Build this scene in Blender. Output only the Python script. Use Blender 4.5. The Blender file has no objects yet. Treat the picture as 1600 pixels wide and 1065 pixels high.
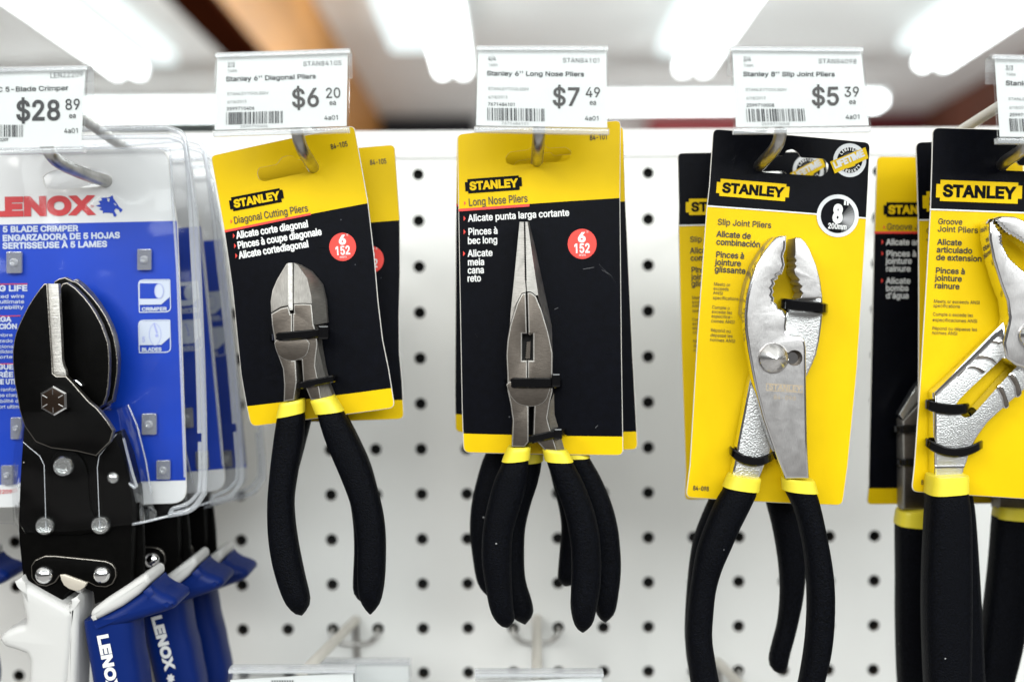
import bpy, bmesh, math, random
from mathutils import Vector, Matrix
from mathutils.geometry import tessellate_polygon, delaunay_2d_cdt
random.seed(7)
S = bpy.context.scene
COL = S.collection
# ------------------------------------------------------------------ camera, world, lights, exposure
F = 1750.0                                   # focal length in photo pixels (photo is 1600 x 1065)
Z0 = 1.2
CAM = Vector((0.05121, -0.62243, 0.14266 + Z0))
_p, _r = math.radians(-2.92), math.radians(0.393)
RX = Matrix(((1, 0, 0), (0, math.cos(_p), -math.sin(_p)), (0, math.sin(_p), math.cos(_p))))
RY = Matrix(((math.cos(_r), 0, math.sin(_r)), (0, 1, 0), (-math.sin(_r), 0, math.cos(_r))))
R = RX @ RY
cd = bpy.data.cameras.new('camera')
cam = bpy.data.objects.new('camera', cd)
COL.objects.link(cam)
cx, cy, cz = R.col[0], R.col[2], -R.col[1]
cam.matrix_world = Matrix(((cx[0], cy[0], cz[0], CAM[0]), (cx[1], cy[1], cz[1], CAM[1]), (cx[2], cy[2], cz[2], CAM[2]), (0, 0, 0, 1)))
cd.sensor_width = 36
cd.lens = F / 1600 * 36
cd.clip_start = 0.02
cd.clip_end = 200
cd.dof.use_dof = True
cd.dof.focus_distance = 0.466
cd.dof.aperture_fstop = 4.4
cd.dof.aperture_blades = 0
S.camera = cam
S.view_settings.view_transform = 'Standard'
S.view_settings.look = 'None'
S.view_settings.exposure = 0.03
S.view_settings.gamma = 1.0
S.view_settings.use_curve_mapping = False

W = bpy.data.worlds.new("World")
S.world = W
W.use_nodes = True
wn, wl = W.node_tree.nodes, W.node_tree.links
tc = wn.new('ShaderNodeTexCoord')
sx = wn.new('ShaderNodeSeparateXYZ')
wl.new(tc.outputs['Generated'], sx.inputs[0])
mr = wn.new('ShaderNodeMapRange')
mr.inputs['From Min'].default_value = -1.0
mr.inputs['From Max'].default_value = 1.0
wl.new(sx.outputs['Z'], mr.inputs['Value'])
rp = wn.new('ShaderNodeValToRGB')
rp.color_ramp.elements[0].color = (0.66, 0.65, 0.63, 1)         # shop floor below, dim shelves across the aisle, pale ceiling above
rp.color_ramp.elements[1].color = (1.0, 1.05, 1.05, 1)
for pos, c in ((0.34, (0.58, 0.57, 0.55)), (0.44, (0.17, 0.165, 0.16)), (0.58, (0.15, 0.15, 0.15)), (0.66, (0.85, 0.89, 0.89))):
    e_ = rp.color_ramp.elements.new(pos); e_.color = (*c, 1)
wl.new(mr.outputs[0], rp.inputs[0])
wl.new(rp.outputs[0], wn['Background'].inputs[0])
wn['Background'].inputs[1].default_value = 0.78

def lamp(name, loc, target, sx_, sy_, power, color):
    l = bpy.data.lights.new(name, 'AREA')
    l.shape = 'RECTANGLE'
    l.size, l.size_y, l.energy, l.color = sx_, sy_, power, color
    o = bpy.data.objects.new(name, l)
    COL.objects.link(o)
    o.location = loc
    o.rotation_euler = (Vector(target) - Vector(loc)).to_track_quat('-Z', 'Y').to_euler()
    return o
TGT = (0.05, -0.1, Z0 + 0.1)
lamp('aisle_light_key', (-1.9, -2.3, Z0 + 1.7), TGT, 0.9, 0.7, 46, (1.0, 0.98, 0.94))
lamp('front_fill_lamp', (0.25, -2.2, Z0 + 1.05), TGT, 2.8, 0.9, 64, (0.95, 1.0, 1.0))  # unseen broad fill, widened and lowered to even out the light
lamp('side_fill_lamp', (2.3, -1.8, Z0 + 1.3), TGT, 0.5, 1.2, 34, (0.97, 1.0, 1.0))  # unseen lamp added to brighten the right-hand steel facets

def at(px, py, Y):
    """the point on the vertical plane at depth Y that the photo shows at pixel (px, py)"""
    d = R @ Vector(((px - 800) / F, 1.0, -(py - 532.5) / F))
    return CAM + d * ((Y - CAM.y) / d.y)
def ppm(Y):
    return F / (Y - CAM.y)                     # pixels per metre at that depth

# ------------------------------------------------------------------ materials
def mat(name, color, rough=0.5, metal=0.0, bump=None, var=None, spec=None, coat=0.0, dust=None, brushed=None):
    m = bpy.data.materials.new(name)
    m.use_nodes = True
    n, l = m.node_tree.nodes, m.node_tree.links
    b = n['Principled BSDF']
    b.inputs['Base Color'].default_value = (*color, 1)
    b.inputs['Roughness'].default_value = rough
    b.inputs['Metallic'].default_value = metal
    if spec is not None: b.inputs['Specular IOR Level'].default_value = spec
    if coat:
        b.inputs['Coat Weight'].default_value = coat
        b.inputs['Coat Roughness'].default_value = 0.12
    t = n.new('ShaderNodeTexCoord')
    def noise(scale, detail=3, vec=None):
        q = n.new('ShaderNodeTexNoise')
        q.inputs['Scale'].default_value = scale
        q.inputs['Detail'].default_value = detail
        l.new(vec if vec else t.outputs['Object'], q.inputs['Vector'])
        return q
    src = None
    if var:                                     # (scale, amount): mottled colour
        q = noise(var[0], 4)
        c = n.new('ShaderNodeValToRGB')
        a = var[1]
        c.color_ramp.elements[0].position, c.color_ramp.elements[1].position = 0.3, 0.7
        c.color_ramp.elements[0].color = (*[x * (1 - a) for x in color], 1)
        c.color_ramp.elements[1].color = (*[min(1, x * (1 + a)) for x in color], 1)
        l.new(q.outputs['Fac'], c.inputs[0])
        src = c.outputs[0]
    if brushed:                                 # fine stretched scratches: (stretch xyz, scale, strength)
        mp = n.new('ShaderNodeMapping')
        mp.inputs['Scale'].default_value = brushed[0]
        l.new(t.outputs['Object'], mp.inputs['Vector'])
        q = noise(brushed[1], 4, mp.outputs[0])
        c = n.new('ShaderNodeValToRGB')
        c.color_ramp.elements[0].position, c.color_ramp.elements[1].position = 0.3, 0.7
        k = brushed[3] if len(brushed) > 3 else 0.2
        c.color_ramp.elements[0].color = (*[x * (1 - k) for x in color], 1)
        c.color_ramp.elements[1].color = (*[min(1, x * (1 + k)) for x in color], 1)
        l.new(q.outputs['Fac'], c.inputs[0])
        src = c.outputs[0]
        bp = n.new('ShaderNodeBump')
        bp.inputs['Strength'].default_value = brushed[2]
        bp.inputs['Distance'].default_value = 0.0003
        l.new(q.outputs['Fac'], bp.inputs['Height'])
        l.new(bp.outputs[0], b.inputs['Normal'])
        q2 = noise(260, 3)
        ra = n.new('ShaderNodeMapRange')
        ra.inputs['To Min'].default_value = rough - 0.08
        ra.inputs['To Max'].default_value = rough + 0.12
        l.new(q2.outputs['Fac'], ra.inputs['Value'])
        l.new(ra.outputs[0], b.inputs['Roughness'])
    if dust:                                    # (density threshold, dust colour): stray lint and scuffs
        q = n.new('ShaderNodeTexVoronoi')
        q.inputs['Scale'].default_value = 170
        l.new(t.outputs['Object'], q.inputs['Vector'])
        cmp_ = n.new('ShaderNodeMath'); cmp_.operation = 'LESS_THAN'; cmp_.inputs[1].default_value = 0.055
        l.new(q.outputs['Distance'], cmp_.inputs[0])
        sel = n.new('ShaderNodeSeparateColor'); l.new(q.outputs['Color'], sel.inputs[0])
        gt = n.new('ShaderNodeMath'); gt.operation = 'GREATER_THAN'; gt.inputs[1].default_value = dust[0]
        l.new(sel.outputs[0], gt.inputs[0])
        mu = n.new('ShaderNodeMath'); mu.operation = 'MULTIPLY'
        l.new(cmp_.outputs[0], mu.inputs[0]); l.new(gt.outputs[0], mu.inputs[1])
        m2 = n.new('ShaderNodeMath'); m2.operation = 'MULTIPLY'; m2.inputs[1].default_value = 0.6
        l.new(mu.outputs[0], m2.inputs[0])
        mx = n.new('ShaderNodeMix'); mx.data_type = 'RGBA'
        l.new(m2.outputs[0], mx.inputs['Factor'])
        if src: l.new(src, mx.inputs['A'])
        else: mx.inputs['A'].default_value = (*color, 1)
        mx.inputs['B'].default_value = (*dust[1], 1)
        src = mx.outputs['Result']
    if src: l.new(src, b.inputs['Base Color'])
    if bump:                                    # (scale, strength, distance)
        q = noise(bump[0], 3)
        bp = n.new('ShaderNodeBump')
        bp.inputs['Strength'].default_value = bump[1]
        bp.inputs['Distance'].default_value = bump[2]
        l.new(q.outputs['Fac'], bp.inputs['Height'])
        l.new(bp.outputs[0], b.inputs['Normal'])
    return m
def clear(name, tint, base, edge, rough=0.06, bump=0.0, haze=0.0):
    """clear plastic sheet: see-through, glossy, more reflective at a grazing angle"""
    m = bpy.data.materials.new(name)
    m.use_nodes = True
    n, l = m.node_tree.nodes, m.node_tree.links
    n.remove(n['Principled BSDF'])
    out = n['Material Output']
    tr = n.new('ShaderNodeBsdfTransparent'); tr.inputs[0].default_value = (*tint, 1)
    gl = n.new('ShaderNodeBsdfGlossy'); gl.inputs['Roughness'].default_value = rough
    lw = n.new('ShaderNodeLayerWeight'); lw.inputs['Blend'].default_value = 0.5
    mr = n.new('ShaderNodeMapRange')
    mr.inputs['To Min'].default_value, mr.inputs['To Max'].default_value = base, edge
    pw = n.new('ShaderNodeMath'); pw.operation = 'POWER'; pw.inputs[1].default_value = 2.2
    l.new(lw.outputs['Facing'], pw.inputs[0]); l.new(pw.outputs[0], mr.inputs['Value'])
    mx = n.new('ShaderNodeMixShader')
    l.new(mr.outputs[0], mx.inputs[0]); l.new(tr.outputs[0], mx.inputs[1]); l.new(gl.outputs[0], mx.inputs[2])
    last = mx.outputs[0]
    if haze:
        df = n.new('ShaderNodeBsdfDiffuse'); df.inputs[0].default_value = (0.8, 0.82, 0.84, 1)
        m2 = n.new('ShaderNodeMixShader'); m2.inputs[0].default_value = haze
        l.new(last, m2.inputs[1]); l.new(df.outputs[0], m2.inputs[2]); last = m2.outputs[0]
    l.new(last, out.inputs[0])
    if bump:
        t = n.new('ShaderNodeTexCoord')
        q = n.new('ShaderNodeTexNoise'); q.inputs['Scale'].default_value = 17; q.inputs['Detail'].default_value = 2.0
        l.new(t.outputs['Object'], q.inputs['Vector'])
        bp = n.new('ShaderNodeBump'); bp.inputs['Strength'].default_value = 1.0; bp.inputs['Distance'].default_value = bump
        l.new(q.outputs['Fac'], bp.inputs['Height']); l.new(bp.outputs[0], gl.inputs['Normal'])
    return m
def glow(name, color, strength):
    m = bpy.data.materials.new(name)
    m.use_nodes = True
    n, l = m.node_tree.nodes, m.node_tree.links
    e = n.new('ShaderNodeEmission'); e.inputs[0].default_value = (*color, 1); e.inputs[1].default_value = strength
    l.new(e.outputs[0], n['Material Output'].inputs[0])
    return m
BLACKC = (0.0010, 0.0013, 0.0030)
YEL = mat('yellow_print', (0.63, 0.42, 0.0015), 0.42, var=(60, 0.03), bump=(900, 0.05, 0.0002), spec=0.12)
BLK = mat('black_print', BLACKC, 0.42, var=(300, 0.3), bump=(1600, 0.25, 0.0002), dust=(0.90, (0.12, 0.125, 0.14)), spec=0.075)
WHT = mat('white_print', (0.62, 0.62, 0.61), 0.5)
GRY = mat('grey_print', (0.42, 0.42, 0.42), 0.5)
INK = mat('black_ink', (0.012, 0.012, 0.014), 0.5)
SCUFF = mat('scuffed_print', (0.06, 0.06, 0.065), 0.7)
FAINT = mat('grey_ink', (0.15, 0.15, 0.15), 0.6)
PRICE = mat('price_ink', (0.04, 0.036, 0.035), 0.6)
RED = mat('red_print', (0.66, 0.035, 0.022), 0.45)
BLU = mat('blue_print', (0.001, 0.036, 0.36), 0.35, var=(25, 0.12))
BLU2 = mat('pale_blue_print', (0.10, 0.19, 0.62), 0.4)
CRD = mat('card_edge', (0.60, 0.58, 0.54), 0.8)
STEEL = mat('bright_ground_steel', (0.28, 0.267, 0.248), 0.50, 1.0, brushed=((1, 1, 9), 420, 0.25, 0.16))
STEELX = mat('cross_ground_steel', (0.22, 0.21, 0.195), 0.56, 1.0, brushed=((9, 1, 1), 420, 0.25, 0.16))
DARKST = mat('dark_ground_steel', (0.105, 0.090, 0.077), 0.44, 1.0, brushed=((1, 1, 7), 500, 0.2, 0.14), dust=(0.86, (0.6, 0.58, 0.55)))
SATIN = mat('satin_steel', (0.46, 0.445, 0.44), 0.38, 1.0, brushed=((8, 1, 1), 450, 0.25, 0.1))
CAST = mat('cast_chrome', (0.55, 0.55, 0.545), 0.36, 1.0, bump=(1500, 0.6, 0.0005))
CHROME = mat('polished_chrome', (0.80, 0.80, 0.80), 0.10, 1.0)
TURNED = mat('turned_chrome', (0.74, 0.73, 0.72), 0.2, 1.0, brushed=((1, 1, 1), 160, 0.5, 0.25))
WIREM = mat('zinc_wire', (0.46, 0.45, 0.43), 0.30, 1.0, bump=(300, 0.25, 0.0004), var=(180, 0.2))
CREAMW = mat('painted_wire', (0.60, 0.57, 0.51), 0.5)
GRIP = mat('black_foam_grip', (0.0012, 0.0015, 0.0028), 0.55, bump=(1500, 0.8, 0.0006), var=(1300, 0.9), dust=(0.90, (0.5, 0.5, 0.5)), spec=0.06)
COLLAR = mat('yellow_collar', (0.68, 0.56, 0.03), 0.48, bump=(600, 0.15, 0.0002))
TIE = mat('black_nylon', (0.0015, 0.0015, 0.002), 0.13, spec=0.5)
BLADE = mat('black_oxide_steel', (0.0014, 0.0013, 0.0012), 0.42, 0.0, bump=(1500, 0.12, 0.0002), var=(300, 0.25), dust=(0.955, (0.5, 0.45, 0.4)), spec=0.04)
WORN = mat('worn_edge_steel', (0.19, 0.175, 0.155), 0.35, 1.0, bump=(900, 0.5, 0.0003))
CUTEDGE = mat('milled_steel', (0.42, 0.405, 0.38), 0.46, 1.0, brushed=((1, 1, 14), 300, 0.6, 0.3))
BOLT = mat('dark_bolt', (0.035, 0.022, 0.015), 0.28, 0.8)
TANST = mat('tan_steel', (0.55, 0.50, 0.42), 0.5, 0.5)
WPL = mat('white_plastic', (0.47, 0.465, 0.45), 0.5, bump=(500, 0.12, 0.0003))
BPL = mat('blue_plastic', (0.001, 0.012, 0.10), 0.42, spec=0.15, bump=(700, 0.2, 0.0003))
PAPER = mat('label_paper', (0.57, 0.58, 0.575), 0.85, bump=(200, 0.1, 0.0003))
BOARD = mat('white_pegboard', (0.765, 0.765, 0.74), 0.55, var=(7, 0.05), bump=(500, 0.06, 0.0003), spec=0.3)
RAIL = mat('white_rail', (0.64, 0.635, 0.62), 0.5, var=(14, 0.03))
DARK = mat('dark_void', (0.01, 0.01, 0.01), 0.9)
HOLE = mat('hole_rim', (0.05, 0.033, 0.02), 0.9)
CLR = clear('clear_shell', (0.97, 0.975, 0.985), 0.015, 0.50, 0.12, bump=0.016)
RIM = clear('clear_ridge', (0.90, 0.91, 0.93), 0.10, 0.75, 0.10, haze=0.24)
SLEEVE = clear('clear_sleeve', (0.985, 0.99, 0.99), 0.005, 0.5, 0.10, haze=0.004)
LIP = clear('clear_lip', (0.95, 0.95, 0.95), 0.06, 0.5, 0.12, haze=0.24)
SNAP = clear('clear_snap', (0.55, 0.56, 0.62), 0.12, 0.8, 0.10, haze=0.16, bump=0.002)

# ------------------------------------------------------------------ 2D helpers (photo pixels)
def area(L):
    return 0.5 * sum(L[i][0] * L[(i + 1) % len(L)][1] - L[(i + 1) % len(L)][0] * L[i][1] for i in range(len(L)))
def offset(L, d):
    """move a closed loop to its right-hand side by d (mitred, clamped)"""
    out = []
    n = len(L)
    for i in range(n):
        a, b, c = L[i - 1], L[i], L[(i + 1) % n]
        e1 = Vector((b[0] - a[0], b[1] - a[1])); e2 = Vector((c[0] - b[0], c[1] - b[1]))
        if e1.length < 1e-9: e1 = e2
        if e2.length < 1e-9: e2 = e1
        e1.normalize(); e2.normalize()
        n1 = Vector((e1.y, -e1.x)); n2 = Vector((e2.y, -e2.x))
        m = n1 + n2
        k = m.length
        if k < 1e-6: m = n1; s = 1
        else:
            m /= k; s = min(1 / max(0.35, m.dot(n1)), 2.2)
        out.append((b[0] + m.x * d * s, b[1] + m.y * d * s) + tuple(b[2:]))
    return out
def inset(L, d):
    return offset(L, -d) if area(L) > 0 else offset(L, d)
def rounded(P, r, n=5):
    """round the corners of a polygon; a point may carry its own radius as third item"""
    out = []
    N = len(P)
    for i in range(N):
        a, b, c = Vector(P[i - 1][:2]), Vector(P[i][:2]), Vector(P[(i + 1) % N][:2])
        q = P[i][2] if len(P[i]) > 2 else r
        if q <= 0: out.append((b.x, b.y)); continue
        u, v = (a - b), (c - b)
        k = min(q, u.length * .45, v.length * .45)
        p0, p2 = b + u.normalized() * k, b + v.normalized() * k
        for j in range(n + 1):
            t = j / n
            p = p0 * (1 - t) ** 2 + b * 2 * t * (1 - t) + p2 * t * t
            out.append((p.x, p.y))
    return out
def smooth(P, closed=True, n=4):
    """Catmull-Rom through the points (any dimension)"""
    out = []
    N = len(P)
    for i in range(N if closed else N - 1):
        if closed: a, b, c, d = P[i - 1], P[i], P[(i + 1) % N], P[(i + 2) % N]
        else: a, b, c, d = P[max(i - 1, 0)], P[i], P[i + 1], P[min(i + 2, N - 1)]
        for j in range(n):
            t = j / n
            out.append(tuple(0.5 * (2 * b[k] + (c[k] - a[k]) * t + (2 * a[k] - 5 * b[k] + 4 * c[k] - d[k]) * t * t + (3 * b[k] - a[k] - 3 * c[k] + d[k]) * t ** 3) for k in range(len(b))))
    if not closed: out.append(tuple(P[-1]))
    return out
def circle(x, y, r, n=28, ry=None):
    ry = ry or r
    return [(x + r * math.cos(2 * math.pi * i / n), y + ry * math.sin(2 * math.pi * i / n)) for i in range(n)]
def resample(P, n):
    P = [Vector(p) for p in P]
    d = [0]
    for a, b in zip(P, P[1:]): d.append(d[-1] + (b - a).length)
    out = []
    for i in range(n):
        s = d[-1] * i / (n - 1)
        j = 0
        while j < len(P) - 2 and d[j + 1] < s: j += 1
        t = (s - d[j]) / max(1e-9, d[j + 1] - d[j])
        out.append(P[j].lerp(P[j + 1], min(max(t, 0), 1)))
    return out

# ------------------------------------------------------------------ mesh builder
class MB:
    def __init__(self): self.v, self.f, self.m, self.mats = [], [], [], []
    def mi(self, m):
        if m not in self.mats: self.mats.append(m)
        return self.mats.index(m)
    def face(self, idx, m): self.f.append(idx); self.m.append(self.mi(m))
    def ring(self, pts):
        s = len(self.v); self.v += [Vector(p) for p in pts]; return list(range(s, s + len(pts)))
    def bridge(self, a, b, m, closed=True):
        n = len(a)
        for i in range(n if closed else n - 1):
            j = (i + 1) % n
            self.face((a[i], a[j], b[j], b[i]), m)
    def cap(self, loops, m):
        """loops: lists of vertex indices, first the outline then the holes"""
        o = self.v[loops[0][0]]
        L = [[Vector(((self.v[i].x - o.x) * 2e4, (self.v[i].z - o.z) * 2e4, 0)) for i in l] for l in loops]
        flat = [i for l in loops for i in l]
        for t in tessellate_polygon(L): self.face(tuple(flat[k] for k in t), m)
    def plate(self, loops, Y, thick, m, bevel=0.0, bm=None, steps=2, back=True, side=None, both=False):
        """a solid plate: outline (and holes) in pixels at the depth Y of its front, thick metres deep; a point's third item sets it back (mm)"""
        if not isinstance(loops[0], list): loops = [loops]
        k = ppm(Y)
        fl, bl = [], []
        for li, L in enumerate(loops):
            rs = []
            if bevel and li == 0:
                for s in range(steps + 1):
                    a = math.pi / 2 * s / steps
                    rs.append((inset(L, bevel * k * (1 - math.sin(a))), bevel * (1 - math.cos(a))))
            else: rs.append((L, 0))
            prev = None
            for q, dy in rs:
                pts = []
                for p in q:
                    w = at(p[0], p[1], Y); w.y = Y + dy + (p[2] * 0.001 if len(p) > 2 else 0); pts.append(w)
                r = self.ring(pts)
                if prev: self.bridge(prev, r, bm or m)
                else: fl.append(r)
                prev = r
            br = self.ring([Vector((self.v[i].x, max(Y + thick, self.v[i].y + 0.0003), self.v[i].z)) for i in prev])
            self.bridge(prev, br, side or bm or m)
            bl.append(br)
        self.cap(fl, m)
        if back: self.cap(bl, side or m)
    def grip(self, L, Rr, Y, hd, m, n=26, seg=18, power=0.8, sm=True, cap0=True, rnd=0):
        """a rounded handle between its traced left and right edges; hd is half its depth"""
        if sm: L, Rr = smooth(L, False, 5), smooth(Rr, False, 5)
        L, Rr = resample(L, n), resample(Rr, n)
        wmax = max((a - b).length for a, b in zip(L, Rr))
        prev = first = None
        for i, (a, b) in enumerate(zip(L, Rr)):
            A, B = at(a.x, a.y, Y), at(b.x, b.y, Y)
            c, h = (A + B) / 2, (B - A) / 2
            w = (a - b).length / wmax
            dd = hd * min(1, w * 1.15) ** 0.9
            pts = []
            for j in range(seg):
                t = 2 * math.pi * j / seg
                co, si = math.cos(t), math.sin(t)
                co = math.copysign(abs(co) ** power, co); si = math.copysign(abs(si) ** power, si)
                pts.append(c + h * co + Vector((0, dd * si, 0)))
            r = self.ring(pts)
            if prev: self.bridge(prev, r, m)
            else: first = r
            prev = r
        if cap0: self.face(tuple(first), m)
        self.face(tuple(reversed(prev)), m)
    def tube(self, P, r, m, n=10, rect=None, up=None):
        """round (radius r) or rectangular (rect = width, thickness along up) tube along 3D points"""
        P = [Vector(p) for p in P]
        prev = first = None
        u = None
        for i, p in enumerate(P):
            t = (P[min(i + 1, len(P) - 1)] - P[max(i - 1, 0)]).normalized()
            if rect:
                w = Vector(up) - t * t.dot(Vector(up)); w.normalize()
                nn = t.cross(w)
                a, b = rect[0] / 2, rect[1] / 2
                e = min(a, b) * .95
                pts = [p + w * x + nn * y for x, y in ((a - e, b), (a, b - e), (a, -b + e), (a - e, -b), (-a + e, -b), (-a, -b + e), (-a, b - e), (-a + e, b))]
            else:
                if u is None:
                    u = t.orthogonal().normalized()
                u = (u - t * t.dot(u)).normalized()
                v = t.cross(u)
                rr = r[i] if isinstance(r, (list, tuple)) else r
                pts = [p + (u * math.cos(2 * math.pi * j / n) + v * math.sin(2 * math.pi * j / n)) * rr for j in range(n)]
            k = self.ring(pts)
            if prev: self.bridge(prev, k, m)
            else: first = k
            prev = k
        self.face(tuple(reversed(first)), m); self.face(tuple(prev), m)
    def lathe(self, c, prof, m, n=28, hexa=False):
        """turned about the Y axis through c; profile of (radius, y) from the front tip back"""
        prev = None
        if hexa: n = 6
        for r, y in prof:
            k = self.ring([c + Vector((r * math.cos(2 * math.pi * j / n + math.pi / 6), y, r * math.sin(2 * math.pi * j / n + math.pi / 6))) for j in range(n)])
            if prev: self.bridge(prev, k, m)
            else: self.face(tuple(k), m)
            prev = k
    def box(self, a, b, m):
        x0, y0, z0 = a; x1, y1, z1 = b
        v = self.ring([(x0, y0, z0), (x1, y0, z0), (x1, y1, z0), (x0, y1, z0), (x0, y0, z1), (x1, y0, z1), (x1, y1, z1), (x0, y1, z1)])
        for f in ((0, 1, 5, 4), (1, 2, 6, 5), (2, 3, 7, 6), (3, 0, 4, 7), (4, 5, 6, 7), (3, 2, 1, 0)): self.face(tuple(v[i] for i in f), m)
    def flat(self, loops, Y, m):
        """ink printed on a card: an area in pixels just proud of the depth Y"""
        if not isinstance(loops[0], list): loops = [loops]
        self.cap([self.ring([at(p[0], p[1], Y) for p in L]) for L in loops], m)
    def text(self, s, x0, y0, x1, y1, h, Y, m, bold=0.0, cap=0.509):
        if not s: return
        u = Vector((x1 - x0, y1 - y0)); ln = u.length; u.normalize(); up = Vector((u.y, -u.x))
        wd = sum(GLYPH[c][0] for c in s)
        sx_, sy_ = ln / wd, h / cap
        pen = 0
        for c in s:
            adv, loops = GLYPH[c]
            LL = []
            for lp in loops:
                q = [(x0 + u.x * (pen + gx) * sx_ + up.x * gy * sy_, y0 + u.y * (pen + gx) * sx_ + up.y * gy * sy_) for gx, gy in lp]
                if bold: q = offset(q, bold * h * FONTSIGN)
                LL.append(q)
            vs, es = [], []
            for q in LL:
                b0 = len(vs); vs += [Vector(p[:2]) for p in q]; es += [(b0 + i, b0 + (i + 1) % len(q)) for i in range(len(q))]
            if vs:
                ox, oy = vs[0]
                W2 = [Vector((p.x - ox, p.y - oy)) for p in vs]
                ov, _, of, _, _, _ = delaunay_2d_cdt(W2, es, [], 0, 1e-6)
                ids = self.ring([at(p.x + ox, p.y + oy, Y) for p in ov])
                E2 = [(W2[a], W2[b]) for a, b in es]
                for f in of:                    # keep what lies inside the outlines (they may overlap themselves)
                    gx = sum(ov[i].x for i in f) / 3; gy = sum(ov[i].y for i in f) / 3
                    wn_ = 0
                    for a, b in E2:
                        if (a.y <= gy) != (b.y <= gy):
                            if a.x + (gy - a.y) / (b.y - a.y) * (b.x - a.x) > gx: wn_ += 1 if b.y > a.y else -1
                    if wn_: self.face(tuple(ids[i] for i in f), m)
            pen += adv
    def build(self, name, parent=None, angle=35, bend=None, grid=0.0, zones=None, kind=None):
        if bend or grid or zones:
            bm = bmesh.new()
            vs = [bm.verts.new(p) for p in self.v]
            for f, m in zip(self.f, self.m):
                try: bm.faces.new([vs[i] for i in f]).material_index = m
                except ValueError: pass
            if zones:                           # [(p0, p1, Y, below material)] : printed colour changes along a line
                fm = self.mi(zones[0][4])
                for p0, p1, Y, mt, src in zones:
                    A, B = at(*p0, Y), at(*p1, Y)
                    dr = (B - A).normalized()
                    nr = Vector((-dr.z, 0, dr.x))           # points up
                    if nr.z < 0: nr = -nr
                    bmesh.ops.bisect_plane(bm, geom=bm.verts[:] + bm.edges[:] + bm.faces[:], plane_co=A, plane_no=nr)
                    si = self.mi(mt)
                    for f in bm.faces:
                        if f.material_index == fm or f.material_index in [self.mi(z[3]) for z in zones]:
                            if (f.calc_center_median() - A).dot(nr) < 0: f.material_index = si
            if grid:
                xs = [v.co.x for v in bm.verts]
                x = min(xs) + grid * .5
                while x < max(xs):
                    bmesh.ops.bisect_plane(bm, geom=bm.verts[:] + bm.edges[:] + bm.faces[:], plane_co=(x, 0, 0), plane_no=(1, 0, 0))
                    x += grid
                zs = [v.co.z for v in bm.verts]
                z = min(zs) + grid * .5
                while z < max(zs):
                    bmesh.ops.bisect_plane(bm, geom=bm.verts[:] + bm.edges[:] + bm.faces[:], plane_co=(0, 0, z), plane_no=(0, 0, 1))
                    z += grid
            if bend:
                for v in bm.verts: v.co.y += bend(v.co)
            me = bpy.data.meshes.new(name)
            bm.to_mesh(me); bm.free()
        else:
            me = bpy.data.meshes.new(name)
            me.from_pydata([tuple(p) for p in self.v], [], self.f)
            for p, m in zip(me.polygons, self.m): p.material_index = m
        for m in self.mats: me.materials.append(m)
        o = bpy.data.objects.new(name, me)
        COL.objects.link(o)
        M = None
        if parent:
            o.parent = parent
            M, q = Matrix(), parent
            while q: M = q.matrix_basis @ M; q = q.parent
        else:
            base = sum((Vector(c) for c in ((v.co) for v in me.vertices)), Vector()) / max(1, len(me.vertices))
            o.location = base
        me.transform(M.inverted() if M else Matrix.Translation(-base))
        if not (zones or bend or grid):
            b2 = bmesh.new(); b2.from_mesh(me); bmesh.ops.recalc_face_normals(b2, faces=b2.faces); b2.to_mesh(me); b2.free()
        if angle:
            me.shade_smooth(); me.set_sharp_from_angle(angle=math.radians(angle))
        if kind: o['kind'] = kind
        return o
def thing(name, loc, label, cat, group=None):
    o = bpy.data.objects.new(name, None)
    o.empty_display_size = 0.02
    COL.objects.link(o)
    o.location = loc; o['label'] = label; o['category'] = cat
    if group: o['group'] = group
    return o
def tag(o, label, cat, group=None):
    o['label'] = label; o['category'] = cat
    if group: o['group'] = group
def copy_tree(o, off, parent=None):
    c = o.copy(); COL.objects.link(c)
    if parent: c.parent = parent
    else: c.location = o.location + Vector(off)
    for ch in o.children: copy_tree(ch, off, c)
    return c

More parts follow.
